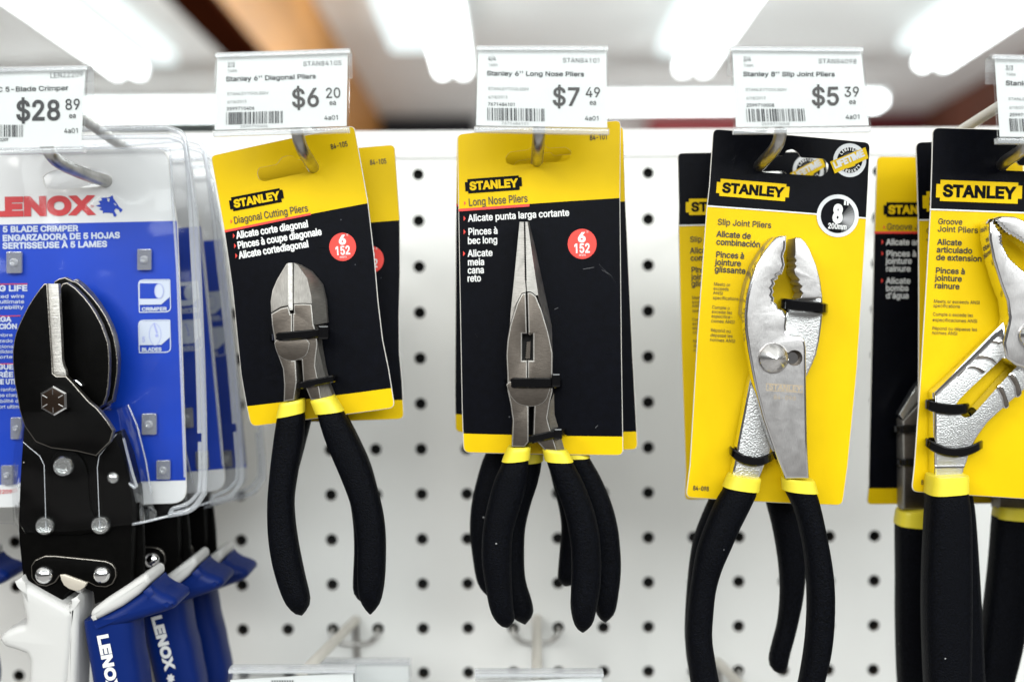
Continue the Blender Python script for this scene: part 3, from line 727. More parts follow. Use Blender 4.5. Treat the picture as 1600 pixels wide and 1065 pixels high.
def collar(parent, quad, Y, hd, power=0.8):
    mb = MB()
    (ax, ay), (bx, by), (cx_, cy_), (dx, dy) = quad      # top left, top right, bottom right, bottom left
    ax -= .8; dx -= 1.3; bx += .8; cx_ += 1.3
    e = .06
    L = [(ax + (dx - ax) * e, ay), (dx, dy)]; Rr = [(bx, by), (cx_, cy_)]
    mb.grip([(ax + 1.5, ay - 1), (ax, ay + 1), ((ax + dx) / 2, (ay + dy) / 2), (dx, dy)], [(bx - 1.5, by - 1), (bx, by + 1), ((bx + cx_) / 2, (by + cy_) / 2), (cx_, cy_)], Y, hd, COLLAR, n=8, sm=False, power=power)
    return mb.build('collar', parent, 50)
def handle(root, L, Rr, Y, hd, quad=None, power=0.8):
    if quad:                                     # the foam tucks in under the collar
        L = [(L[0][0] + 2.5, L[0][1]), (L[1][0] + .7, L[1][1])] + L[2:]; Rr = [(Rr[0][0] - 2.5, Rr[0][1]), (Rr[1][0] - .7, Rr[1][1])] + Rr[2:]
    mb = MB(); mb.grip(L, Rr, Y, hd, GRIP, n=34, seg=20, power=power)
    g = mb.build('grip', root, 60)
    if quad: collar(g, quad, Y, hd * 1.08, power)
    return g
def card(root, Y, outline, slot, base, zones, bend=None):
    mb = MB(); mb.plate([outline, slot] if slot else outline, Y, 0.0006, base, bevel=.00028, bm=CRD, steps=1, side=CRD)
    return mb.build('backing_card', root, 0, bend=bend, grid=0.008 if bend else 0, zones=[(a, b, Y, mt, base) for a, b, mt in zones] or None)
def copy_fit(root, dY, Yc, pairs, label):
    """another pack of the same kind, dY further back on its hook, turned and slid so two of its corners fall where they hang"""
    (a, a2), (b, b2) = pairs
    A, B = at(*a, Yc), at(*b, Yc); A2, B2 = at(*a2, Yc + dY), at(*b2, Yc + dY)
    ang = math.atan2(B2.x - A2.x, B2.z - A2.z) - math.atan2(B.x - A.x, B.z - A.z)
    c = copy_tree(root, (0, 0, 0))
    rot = Matrix.Rotation(ang, 3, 'Y')
    mid, mid2 = (A + B) / 2, (A2 + B2) / 2
    c.rotation_euler = rot.to_euler()
    c.location = mid2 + rot @ (root.location - mid)
    c['label'] = label
    return c

# ------------------------------------------------------------------ 1. diagonal cutting pliers (two packs)
Y = -0.1450
G1 = 'diagonal cutting pliers on one hook'
r = thing('carded_pliers', at(489, 262, Y), 'tilted front card of diagonal cutting pliers, yellow over black, under the 6.20 label', 'pliers', G1)
YI = Y - .0003
Xc = at(470, 430, Y).x
bend1 = lambda co: 0.0022 * ((co.x - Xc) / 0.033) ** 2
cd1 = card(r, Y, rounded([(326, 242, 8), (553, 195.5, 9), (574, 313, 0), (584, 400, 0), (590, 470, 0), (597, 530, 0), (607, 580, 0), (616, 638, 10), (391, 667, 11), (384, 635, 0), (375, 585, 0), (361, 448, 0), (348, 359, 0)], 0),
     rounded([(401, 270), (404, 262), (432, 257), (440, 246), (449, 243), (459, 244), (465, 250), (487, 246), (495, 250), (496, 260), (490, 267), (412, 283.5), (404, 280)], 3, 3), YEL,
     [((347, 361.5), (574, 317), BLK), ((384, 635), (610, 607), YEL)], bend1)
k = MB()
k.flat([(348.8, 359.2), (485, 332.6), (485.6, 335.8), (349.3, 362.8)], YI, RED)
k.text('Diagonal Cutting Pliers', 364.2, 349.6, 482, 330, 11, YI, INK, .012)
for t, x0, y0, x1, y1 in (('Alicate corte diagonal', 368.5, 372.6, 482, 354.4), ('Pinces à coupe diagonale', 370.5, 388.4, 503, 366.6), ('Alicate cortediagonal', 372.5, 403.9, 482.6, 385.6)):
    k.text(t, x0, y0, x1, y1, 10.6, YI, GRY if 0 else WHT, .05); marker(k, x0 - 6, y0 - .5, 8, YI, RED)
marker(k, 358.5, 349, 7, YI, RED)
k.text('84-105', 517, 233.6, 543.6, 228, 8.2, YI, INK, .02)
k.build('lettering', cd1, 0, bend=bend1, grid=.008)
k = MB(); logo(k, 363, 329.6, 440.5, 315.5, 22, YEL, BLK, YI); k.build('brand_logo', cd1, 0, bend=bend1, grid=.008)
k = MB(); k.flat(circle(535, 385.6, 20.8, ry=22), YI, RED)
k.text('6', 529, 381.5, 541, 380.5, 13, YI - .0001, WHT, .10); k.text("''", 541.5, 375, 544.5, 374.7, 10, YI - .0001, WHT)
k.text('152', 523.5, 398.4, 547.3, 396.6, 12.8, YI - .0001, WHT, .045); k.text('mm', 530.5, 403.4, 541.5, 402.6, 3.8, YI - .0001, WHT)
k.build('size_badge', cd1, 0, bend=bend1, grid=.008)
Yf = Y - .0135
m = MB()
m.plate([(444, 411.7, 4.2), (447.6, 410.5, 4.2), (450, 473.3, .6), (450.8, 477.7, .2), (439, 480, 0), (423.2, 489, .2), (421.5, 471, 1.2), (423.2, 453.7, 2.6), (429.3, 436.6, 4)], Yf, .0115, STEELX, bevel=.0004, bm=STEEL)
m.plate([(447.6, 410.5, 3.4), (454.4, 410.5, 3.4), (456.9, 484.3, .4), (452.5, 484.3, .2), (450.8, 477.7, .2), (450, 473.3, .4)], Yf - .0003, .0117, CUTEDGE)
m.plate([(423.2, 490), (439, 481), (450.8, 478.4), (452.5, 485.5), (453.8, 490), (457, 489.5), (457, 562.5), (462.3, 562.5), (464, 595.5), (459.9, 625), (442.8, 627.5), (443.5, 600.3), (441.5, 576), (435, 558), (430.5, 546.6), (426.9, 522), (424.4, 507.5)], Yf, .0115, DARKST, bevel=.0006, bm=STEEL)
m.build('cutting_jaw', r, 30)
m = MB()
m.plate([(456, 410.3, 4.2), (462.3, 413.4, 4.0), (478.2, 434.2, 2.2), (485.5, 461, .7), (487.2, 474, 0), (473.3, 473.3, 0), (458.8, 474, 0)], Yf, .0115, STEELX)
m.plate([(462.3, 412.7, 4.0), (480.6, 423.2, 7), (497.7, 444, 7.5), (503.8, 468.4, 7.5), (506.5, 505, 7.5), (490.4, 507.5, .1), (487.2, 474, 0), (485.5, 461, .7), (478.2, 434.2, 2.2)], Yf, .0115, STEEL)
m.plate([(457.3, 489.5), (459, 489), (458.6, 484.3), (457.9, 474.8), (473.3, 474.2), (487.2, 474.8), (490.4, 507.5), (495, 520), (496.5, 539.3), (494, 556.4), (492.8, 571), (497.7, 595.5), (502.6, 625), (485.5, 625), (473.3, 595.5), (470.9, 562.5), (457.3, 562.5)], Yf, .0115, DARKST, bevel=.0006, bm=STEEL)
m.plate([(496.7, 540.5, .3), (502.6, 576, 4), (507.5, 595.5, 4.5), (518.5, 624, 4.5), (502.8, 625, .4), (498, 596, .4), (493, 571, .4), (494.2, 556, .4)], Yf, .0115, STEELX)
m.build('cutting_jaw', r, 30)
m = MB()                                        # the drop-shaped joint cover between the two halves
m.plate(smooth([(432, 549), (437, 557), (446, 562), (459, 563.5), (470, 560), (480, 552), (480, 530), (432, 530)], True, 3), Yf - .00025, .002, DARKST, bevel=.0003, bm=STEEL)
m.build('joint_cover', r, 30)
tie(r, (423, 527), (514, 519), 13.5, Yf - .0012, Y, head=(505, 519, 17, 22))
tie(r, (460, 604), (527, 590), 11.5, Yf - .0012, Y)
Yg = Y - .0075
handle(r, [(433.5, 645), (432.3, 655), (427, 696), (421.5, 744), (418.3, 792), (420.5, 845), (429.3, 892.7), (444.6, 936.4), (459.9, 956), (471, 961)],
       [(476, 640), (477, 648), (474, 690), (466, 735), (460, 777), (461, 810), (466.4, 849), (476, 897), (484, 932), (482.6, 947), (472, 961)], Yg, .0062, [(438, 630), (476, 623), (475.6, 643), (433.7, 652)])
handle(r, [(494, 637), (496, 648), (510, 691.7), (534, 748.5), (549.5, 792), (558, 845), (558, 884), (559.5, 923), (567, 945), (577, 958.5)],
       [(535.5, 634), (539, 645), (558, 683), (578, 726.7), (593, 775), (602, 823), (603, 880), (599.7, 919), (593, 943), (580, 958.8)], Yg - .001, .0062, [(486, 625), (523, 617.5), (536.6, 641), (494.5, 646)])
copy_fit(r, .0165, Y, [((553, 196), (616.5, 228)), ((616, 637), (630.5, 652.5))], 'rear card of diagonal cutting pliers, its black and yellow edge showing on the right')
c = [o for o in S.objects if o.get('label', '').startswith('rear card of diagonal')][0]
for g in [o for o in c.children if o.name.startswith('grip')]:
    for o in list(g.children) + [g]: bpy.data.objects.remove(o)
handle(c, [(447, 640), (445, 652), (440, 700), (433, 760), (431, 820), (439, 880), (453, 922), (467, 938)], [(490, 643), (487, 656), (479.6, 683), (468, 727), (458, 760), (456, 800), (459, 850), (467, 897), (474, 925), (468, 938)], Y + .009, .006, [(450, 632), (492, 630), (490, 650), (446, 650)])
handle(c, [(499, 640), (501, 652), (517, 692), (539, 749), (550, 800), (553.5, 850), (552, 895), (552, 920), (557, 932), (565, 940)], [(539, 640), (545, 652), (562.5, 687), (580, 727), (592, 775), (598, 823), (598, 880), (592, 915), (584, 930), (567, 941)], Y + .009, .006, [(490, 634), (526, 628), (541, 644), (499, 650)])

# ------------------------------------------------------------------ 2. long nose pliers (three packs)
Y = -0.1450; YI = Y - .0003
G2 = 'long nose pliers on one hook'
r = thing('carded_pliers', at(838, 252, Y), 'front card of long nose pliers, jaws pointing up, under the 7.49 label', 'pliers', G2)
X2 = at(846, 430, Y).x
bend2 = lambda co: 0.0013 * ((co.x - X2) / 0.034) ** 2
cd2 = card(r, Y, rounded([(714, 209, 9), (752, 205, 0), (970.5, 187, 9), (969.5, 309, 0), (972, 555, 0), (974.5, 712, 10), (724, 707.5, 10), (721.5, 640, 0), (719, 500, 0), (716, 330, 0)], 0),
     rounded([(789.5, 247), (796, 237.5), (825, 234), (832, 228), (850, 225), (856, 231.5), (885, 230), (893, 236.5), (891, 247), (883, 252), (803, 258.5), (791.5, 255)], 3, 3), YEL,
     [((716, 326), (969, 309), BLK), ((722, 677.6), (973, 682.4), YEL)], bend2)
k = MB()
k.flat([(716.3, 326.2), (827, 318.8), (827.2, 322.6), (716.4, 330)], YI, RED)
k.text('Long Nose Pliers', 732, 321.6, 825, 315.2, 11.8, YI, INK, .012); marker(k, 725, 320.5, 7, YI, RED)
for t, x0, y0, x1, y1 in (('Alicate punta larga cortante', 731.3, 346, 889.8, 337), ('Pinces à', 731.3, 367, 778, 365), ('bec long', 730.6, 381, 777.5, 379.4), ('Alicate', 730.6, 401, 770, 399.6), ('meia', 730.6, 414.6, 757, 413.8), ('cana', 730.6, 427.2, 756.5, 426.4), ('reto', 730, 440, 751.8, 439.2)):
    k.text(t, x0, y0, x1, y1, 10.4, YI, WHT, .035)
    if t[0] in 'AP': marker(k, x0 - 7, y0 - 1, 8, YI, RED)
k.text('84-101', 921.7, 219, 950.5, 217.2, 8.6, YI, INK, .02)
k.build('lettering', cd2, 0, bend=bend2, grid=.008)
k = MB(); logo(k, 731.5, 302, 812, 296.5, 22.5, YEL, BLK, YI); k.build('brand_logo', cd2, 0, bend=bend2, grid=.008)
k = MB(); k.flat(circle(909.7, 381, 22.7, ry=23.6), YI, RED)
k.text('6', 902.5, 377.6, 916, 377.2, 13.5, YI - .0001, WHT, .10); k.text("''", 916.5, 370, 919.5, 370, 10, YI - .0001, WHT)
k.text('152', 896.5, 395, 922.5, 394.2, 13.8, YI - .0001, WHT, .045); k.text('mm', 904.5, 400.2, 915.5, 399.8, 4, YI - .0001, WHT)
k.build('size_badge', cd2, 0, bend=bend2, grid=.008)
k = MB()
for P in ([(936, 412), (944, 421), (955, 430), (962, 441)], [(940, 421), (950, 427)], [(911, 420), (928, 417)], [(866, 483), (872, 480)], [(948, 424), (953, 432)], [(742, 520), (746, 527)], [(930, 668), (934, 664)]):
    for a, b in zip(P, P[1:]): k.flat([a, b, (b[0] + .5, b[1] + .9), (a[0] + .4, a[1] + .9)], YI, SCUFF)
k.build('scuff_mark', cd2, 0, bend=bend2)
Yf = Y - .0135
def teeth(x0, y0, x1, y1, n, a):
    """a serrated edge from one point to the other"""
    u = Vector((x1 - x0, y1 - y0)); w = Vector((-u.y, u.x)).normalized() * a
    out = []
    for i in range(n):
        p = Vector((x0, y0)) + u * (i / n); q = Vector((x0, y0)) + u * ((i + .5) / n) + w
        out += [(p.x, p.y), (q.x, q.y)]
    out.append((x1, y1)); return out
sl = [(x, y, max(0, (455 - y) / 109 * 3.6)) for x, y in teeth(819.0, 346, 820.6, 438, 24, .9)]
m = MB()
m.plate([(812, 345.8, 3.6)] + sl + [(821.8, 455.7, 0), (815, 458, 0), (807.5, 472.6, 0), (797, 506.4, 0), (798, 487.6, .5), (803.8, 431.3, 1.8)], Yf, .0115, STEEL)
m.plate([(796.8, 508), (807.5, 473.6), (815, 459), (821.9, 456.5), (823.4, 521.4), (816, 521.4), (816, 562.7), (824, 562.7), (824, 633), (826.3, 633), (826.3, 690), (820, 698), (799.3, 698), (800.8, 656.5), (797, 630), (792.6, 609.6), (792.5, 587), (791, 555), (792.5, 532.7)], Yf, .0115, DARKST, bevel=.0006, bm=STEEL)
m.build('long_jaw', r, 30)
sr = [(x, y, max(0, (455 - y) / 109 * 3.6)) for x, y in teeth(822.4, 438, 820.6, 346, 24, .9)]
m = MB()
m.plate(sr + [(824.5, 345.8, 3.6), (832, 400, 1.8), (841, 461, 0), (837.6, 461.4, 0), (830, 455.7, 0), (823.4, 455, 0)], Yf, .0115, STEEL)
m.plate([(824.7, 345.8, 3.6), (827, 345.8, 6.5), (836.8, 386, 6.5), (848.8, 442.6, 6.5), (863, 510, 6), (863.8, 549.6, 3), (857, 517.7, .1), (847, 484, .1), (841.2, 466, 0), (832.2, 400, 1.8)], Yf, .0115, SATIN)
m.plate([(825, 521.4), (825.6, 521.4), (823.6, 456.5), (830, 456.7), (837.6, 462.4), (847, 485), (857, 518.7), (863.8, 551), (863.4, 585), (863.8, 611.5), (860, 626.5), (855.6, 652.8), (860, 670), (871, 705), (850.7, 703), (833, 683), (834.6, 633), (824.4, 633), (824.4, 562.7), (832.7, 562.7), (832.7, 521.4)], Yf, .0115, DARKST, bevel=.0006, bm=STEEL)
m.plate([(865.7, 615, .4), (867, 649, 4), (883, 705, 4.5), (871.4, 705, .5), (860.4, 670, .4), (856, 652.8, .4), (860.4, 626.5, .4)], Yf, .0115, STEEL)
m.plate([(815.5, 521), (833, 521), (833, 563), (815.5, 563)], Yf + .006, .002, DARK)
m.plate(teeth(824, 534, 822, 560, 7, 1.6) + [(828, 560), (829, 533)], Yf + .0045, .002, DARKST)
m.build('long_jaw', r, 30)
m = MB()
m.plate(smooth([(795, 612), (800, 622), (810, 631), (824, 634.5), (838, 634), (850, 628), (857, 616), (856, 596), (796, 596)], True, 3), Yf - .00022, .002, DARKST, bevel=.0003, bm=STEEL)
m.build('joint_cover', r, 30)
tie(r, (789, 598), (877, 598), 16, Yf - .0012, Y, head=(869, 594, 14, 22))
tie(r, (822, 688), (884, 674), 13, Yf - .0012, Y, head=(872, 678, 14, 18))
Yg = Y - .0075
handle(r, [(785, 712), (783.5, 724), (772, 751), (761.5, 789), (754, 831), (752.8, 873), (757.7, 911), (766, 953), (779.4, 974), (791, 980)],
       [(826, 708), (826.5, 722), (822, 760), (812, 795), (802, 830), (799, 865), (799.5, 905), (802, 945), (804, 967), (793, 980)], Yg, .0066, [(793.5, 697.3), (829, 697.3), (826.6, 716), (785, 720)])
handle(r, [(851.7, 710), (854, 722), (869, 763), (882, 801), (890, 839), (893, 873), (892, 919), (891.5, 949), (898, 976), (909, 987)],
       [(894, 713), (897, 724), (911, 752), (926, 790), (935.4, 828), (939, 866), (939, 904), (933.5, 942), (926, 972), (912, 987)], Yg - .001, .0066, [(848, 700), (886, 702.6), (894.6, 720), (852, 718.5)])
def regrip(c, which, L, Rr, Yh, quad):           # each pair of handles rests open at its own angle
    g = [o for o in c.children if o.name.startswith('grip')][which]
    for o in list(g.children) + [g]: bpy.data.objects.remove(o)
    handle(c, L, Rr, Yh, .0064, quad)
c = copy_fit(r, .0165, Y, [((970, 188), (974, 195)), ((974, 712), (997, 705))], 'second card of long nose pliers, showing past the front card on its right')
regrip(c, 0, [(810, 712), (806, 724), (798, 755), (786, 789), (777, 824), (775, 862), (777, 903), (787, 938), (800, 962), (820, 975)],
       [(847.5, 712), (847, 724), (840, 755), (829, 789), (821, 824), (819, 862), (821, 903.5), (831, 938), (833, 957), (821, 975)], Y + .009, [(812, 703), (849, 699), (847.5, 719), (807, 723)])
c = copy_fit(r, .0335, Y, [((714, 209), (713, 210)), ((724, 707), (711, 674))], 'third card of long nose pliers, a sliver of it showing on the left')
regrip(c, 1, [(852, 705), (855, 720), (866, 765), (873, 793), (877, 824), (874.5, 858), (872, 888), (872, 905), (881, 914)],
       [(888, 705), (892, 720), (910, 765), (918, 793), (922, 824), (919, 858), (916, 888), (912, 905), (886, 915)], Y + .026, [(850, 696), (886, 698), (892, 715), (854, 714)])
copy_fit(r, .050, Y, [((714, 209), (730, 246)), ((724, 707), (741, 696))], 'deepest card of long nose pliers, only its yellow showing through the hanging slot')

# ------------------------------------------------------------------ 3. slip joint pliers (two packs)
Y = -0.1450; YI = Y - .0003
G3 = 'slip joint pliers on one hook'
r = thing('carded_pliers', at(1190, 262, Y), 'front card of slip joint pliers, black over yellow, under the 5.39 label', 'pliers', G3)
X3 = at(1225, 430, Y).x
bend3 = lambda co: 0.0015 * ((co.x - X3) / 0.034) ** 2
cd3 = card(r, Y, rounded([(1115, 200.5, 9), (1362, 221.5, 10), (1356, 340, 0), (1341, 575, 0), (1326, 728, 0), (1317.5, 790, 10), (1072.5, 778.5, 10), (1079, 728, 0), (1091, 520, 0), (1104.5, 330, 0), (1109, 290, 0)], 0),
     rounded([(1180.5, 257), (1189, 244), (1223.6, 243.6), (1228.4, 235.6), (1238, 232.7), (1247, 238.5), (1251, 246), (1287.4, 248), (1295.6, 257), (1293.6, 268), (1284, 275.5), (1192, 269), (1183, 265)], 3, 3), BLK,
     [((1108, 322), (1356, 341), YEL)], bend3)
k = MB()
k.flat([(1106.4, 320.4), (1355.6, 339.4), (1355.5, 341.6), (1106.2, 322.6)], YI, WHT)
for t, x0, y0, x1, y1, h, b in (('Slip Joint Pliers', 1121.5, 350.7, 1205.3, 356.3, 9.2, .02), ('Alicate de', 1120, 369.4, 1173.4, 373.2, 9.2, .035), ('combinación', 1119.6, 381.8, 1188, 386.4, 9.2, .035),
        ('Pinces à', 1118.9, 401.6, 1163.2, 404.2, 9.2, .035), ('jointure', 1118, 413.6, 1158, 416, 9.2, .035), ('glissante', 1117, 424.4, 1165, 427.9, 9.2, .035),
        ('Meets or', 1115.9, 445.9, 1141.4, 447.6, 5.2, 0), ('exceeds', 1115.4, 452.8, 1139.2, 454.2, 5.2, 0), ('ANSI', 1114.8, 459.6, 1130, 460.6, 5.2, 0), ('specifications', 1114.4, 467.4, 1154.6, 469.6, 5.2, 0),
        ('Cumple o', 1113, 482, 1140.7, 484, 5.2, 0), ('excede las', 1112.6, 489, 1144.4, 491, 5.2, 0), ('especifica-', 1112.2, 496, 1145.2, 498, 5.2, 0), ('ciones ANSI', 1111.8, 503.6, 1148.2, 505.6, 5.2, 0),
        ('Répond ou', 1111, 518, 1142.2, 520, 5.2, 0), ('dépasse les', 1110.6, 525.6, 1145.2, 527.6, 5.2, 0), ('normes ANSI', 1110, 533, 1149, 535.4, 5.2, 0), ('84-098', 1083.7, 766.5, 1108.5, 767.6, 7, .03)):
    k.text(t, x0, y0, x1, y1, h, YI, INK, b)
k.build('lettering', cd3, 0, bend=bend3, grid=.008)
k = MB(); logo(k, 1124.5, 305.8, 1226.5, 314.6, 27, BLK, YEL, YI); k.build('brand_logo', cd3, 0, bend=bend3, grid=.008)
def ring_badge(parent, x, y, s=1.0):
    k = MB()
    k.flat(circle(x, y, 33.4 * s, 40), YI, mat('silver_print', (0.55, 0.56, 0.57), 0.35, var=(90, .12)) if 'silver_print' not in bpy.data.materials else bpy.data.materials['silver_print'])
    k.flat(circle(x, y, 27 * s, 40), YI - .0001, BLK)
    C2 = [Vector((x + 26.6 * s * math.cos(a), y + 26.6 * s * math.sin(a))) for a in [math.radians(-42 + 10 * q) for q in range(13)]]
    for q in range(12):                         # printed grey fan on the lower right of the badge
        g = 0.012 + 0.26 * math.sin(math.pi * (q + .5) / 12) ** 2
        nm = 'badge_grey_%d' % q
        gm = bpy.data.materials.get(nm) or mat(nm, (g, g, g * 1.02), .45)
        inner = Vector((x + 3, y + 3))
        k.flat([tuple(inner.lerp(C2[q], .25)), tuple(C2[q]), tuple(C2[q + 1]), tuple(inner.lerp(C2[q + 1], .25))], YI - .0002, gm)
    k.text('8', x - 8.5, y + 9.2, x + 7, y + 10.2, 26, YI - .0003, WHT, .085)
    k.text("''", x + 8.5, y - 9, x + 17.5, y - 8.4, 14, YI - .0003, WHT, .06)
    k.text('200mm', x - 16, y + 19.6, x + 14, y + 21.6, 8.4, YI - .0003, WHT, .04)
    k.build('size_badge', parent, 0, bend=bend3, grid=.008)
ring_badge(cd3, 1309.8, 337)
def arc_text(k, s, x, y, rad, a0, a1, h, Yt, m, flip=False):
    for i, c in enumerate(s):
        a = math.radians(a0 + (a1 - a0) * (i + .5) / len(s))
        p = Vector((x + rad * math.cos(a), y + rad * math.sin(a)))
        u = Vector((-math.sin(a), math.cos(a))) * (-1 if flip else 1)
        w = h * .62
        k.text(c, p.x - u.x * w / 2, p.y - u.y * w / 2, p.x + u.x * w / 2, p.y + u.y * w / 2, h, Yt, m, .04)
k = MB(); x, y = 1329, 250
k.flat(circle(x, y, 26.4, 36), YI, bpy.data.materials['silver_print']); k.flat(circle(x, y, 20.2, 36), YI - .0001, BLK); k.flat(circle(x, y, 12.6, 30), YI - .00018, INK)
arc_text(k, 'LIMITED', x, y, 15.2, -150, -50, 5.4, YI - .0002, WHT)
arc_text(k, 'WARRANTY', x, y, 20.0, 148, 22, 5.2, YI - .0002, WHT, True)
k.flat([(x - 6, y + 9.5), (x + 7, y + 4.5), (x + 9, y + 8), (x - 4, y + 13)], YI - .0002, YEL)
k.flat([(1297.5, 252.5), (1354, 229.5), (1359, 246.5), (1305, 271)], YI - .00026, YEL)
k.text('LIFETIME', 1305, 263.2, 1353, 242.4, 9.5, YI - .0004, bpy.data.materials['silver_print'], .09)
k.build('warranty_seal', cd3, 0, bend=bend3, grid=.008)
Yf = Y - .0155; YbJ = Y - .0085
jw = [(x / 3.807 + 1150, y / 3.807 + 360) for x, y in ((297, 32), (297, 75), (294, 110), (284, 135), (280, 155), (290, 205), (280, 235), (272, 258), (246, 270), (248, 288), (224, 300), (232, 318), (214, 342), (224, 362), (214, 385), (226, 402), (222, 424), (240, 440), (246, 464), (276, 474), (290, 500), (306, 520), (300, 575), (302, 604), (322, 620), (385, 624), (408, 645), (418, 690), (420, 800), (421, 940), (423, 1065))]
faceR = jw + [(1262, 690), (1265, 748), (1227, 748), (1214, 715), (1205, 690), (1193, 655)]
faceL = [(1180, 606)] + [(x / 3.807 + 1150, y / 3.807 + 360) for x, y in ((97, 850), (70, 700), (55, 590), (52, 500), (62, 400), (82, 310), (120, 205), (165, 130), (210, 72), (240, 42), (258, 33))]
m = MB()
hole = circle(1241.5, 559, 12.5, 20)
m.plate([faceR + faceL, hole], Yf, .0062, SATIN, bevel=.0011, bm=CHROME, steps=3)
m.plate([circle(1241.5, 559, 13.5, 20)], Yf + .0045, .001, DARKST)
m.plate([circle(1238, 559, 9, 20)], Yf + .0030, .0016, CHROME)
m.plate([p for p in jw if p[1] < 492] + [(1215, 520), (1180, 520)] + faceL[-8:], Yf + .0012, .0135, SATIN, side=SATIN)
k2 = MB()
k2.text('STANLEY', 1201, 608, 1252, 611.5, 8.5, Yf - .00006, mat('etched_tan', (0.42, 0.34, 0.24), 0.5, 0.6), .05)
k2.text('84-098', 1208, 623, 1244, 625.5, 6.5, Yf - .00006, bpy.data.materials['etched_tan'], .0)
q = [(1197, 598.5), (1254, 602), (1254, 613.5), (1197, 610)]
k2.flat([q, inset(q, 1.1)], Yf - .00005, bpy.data.materials['etched_tan'])
jaw = m.build('front_jaw', r, 32)
k2.build('etched_mark', jaw, 0)
m = MB()
rj = [(x / 3.807 + 1150, y / 3.807 + 360) for x, y in ((352, 40), (385, 42), (412, 65), (440, 110), (480, 205), (505, 300), (518, 400), (519, 470), (512, 560), (498, 660), (480, 740), (455, 800), (430, 855))]
inn = [(x / 3.807 + 1150, y / 3.807 + 360) for x, y in ((352, 60), (352, 100), (354, 140), (346, 160), (361, 178), (346, 196), (361, 212), (345, 232), (350, 262), (380, 292), (366, 308), (396, 332), (378, 350), (401, 372), (380, 396), (340, 420), (300, 480), (285, 540), (280, 640), (330, 760))]
m.plate(rj + [(1230, 640), (1207, 700), (1186, 750), (1142, 750), (1147, 727), (1155, 680), (1163, 640), (1172, 592), (1190, 560)] + list(reversed(inn)), YbJ, .0062, CAST, bevel=.0009, bm=CHROME, steps=3)
m.build('rear_jaw', r, 32)
m = MB()                                        # ground upper face of the rear jaw
m.plate([(1242.8, 372), (1250.6, 372), (1257, 377.5), (1264.5, 389), (1275, 414), (1281, 438), (1284.4, 462), (1284.6, 466), (1250, 466), (1254.8, 457.8), (1249.6, 452), (1253.6, 447), (1246.6, 441), (1249.4, 436.8), (1242.4, 429), (1241, 421), (1244.6, 415.8), (1241, 411.6), (1244.6, 406.8), (1241.2, 402), (1243, 396)], Yf, .0135, SATIN, bevel=.0005)
m.build('jaw_face', r, 32)
m = MB()
c = at(1208.3, 559, Yf)
rr = 24 / ppm(Yf)
m.lathe(c, [(.0001, -.0058), (rr * .06, -.0057), (rr * .5, -.0037), (rr * .90, -.0016), (rr * .98, -.0010), (rr, 0), (rr, .002)], TURNED, 40)
m.build('pivot_bolt', r, 60)
tie(r, (1220, 474), (1292, 482), 17, Yf - .0012, Y, head=None)
tie(r, (1141, 703), (1208, 711), 14.5, YbJ - .0016, Y, sag=14, pw=.6)
Yg = Y - .0075
def zz(L): return [(1040 + x / 2.629, 660 + y / 2.629) for x, y in L]
handle(r, zz([(240, 250), (234, 275), (206, 325), (165, 420), (130, 520), (108, 640), (92, 760), (85, 880), (92, 980), (108, 1100), (135, 1220), (165, 1290)]),
       zz([(380, 268), (377, 285), (340, 360), (300, 440), (265, 520), (230, 600), (205, 690), (195, 780), (190, 880), (204, 980), (224, 1085), (245, 1190), (240, 1250), (175, 1290)]), Yg, .0066, [(1137.5, 740.5), (1187.6, 746.7), (1183.8, 767), (1130.5, 759)])
handle(r, zz([(483, 262), (492, 285), (530, 360), (560, 480), (575, 580), (582, 700), (580, 820), (570, 930), (550, 1050), (530, 1140), (525, 1220), (560, 1290)]),
       zz([(620, 278), (624, 300), (642, 380), (667, 500), (686, 620), (692, 730), (688, 850), (676, 950), (650, 1065), (625, 1170), (600, 1250), (570, 1290)]), Yg - .001, .0066, [(1222, 745.6), (1271, 749.4), (1276, 768.6), (1223.7, 764)])
c = copy_fit(r, .030, Y, [((1115, 200), (1059, 236.5)), ((1072, 779), (1070, 784))], 'rear card of slip joint pliers, its black and yellow left strip showing')
for g in [o for o in c.children if o.name.startswith('grip')]:
    for o in list(g.children) + [g]: bpy.data.objects.remove(o)      # the rear pliers hang less open than the front ones
handle(c, zz([(400, 290), (412, 330), (437, 420), (456, 520), (468, 620), (470, 720), (460, 820), (440, 900), (425, 965), (432, 1005), (462, 1027)]),
       zz([(510, 280), (530, 330), (560, 430), (572, 520), (574, 600), (565, 700), (553, 770), (530, 870), (508, 950), (495, 1010), (470, 1028)]), -.1225, .0064, [(1186, 752), (1236, 752), (1240, 768), (1190, 770)])
handle(c, zz([(205, 270), (180, 310), (124, 450), (101, 560), (87, 700), (80, 830), (81, 900), (92, 1000), (120, 1075)]),
       zz([(300, 280), (278, 320), (215, 450), (190, 560), (172, 700), (165, 830), (168, 900), (176, 1000), (124, 1076)]), -.1225, .0064, [(1122, 744), (1160, 746), (1156, 766), (1116, 764)])

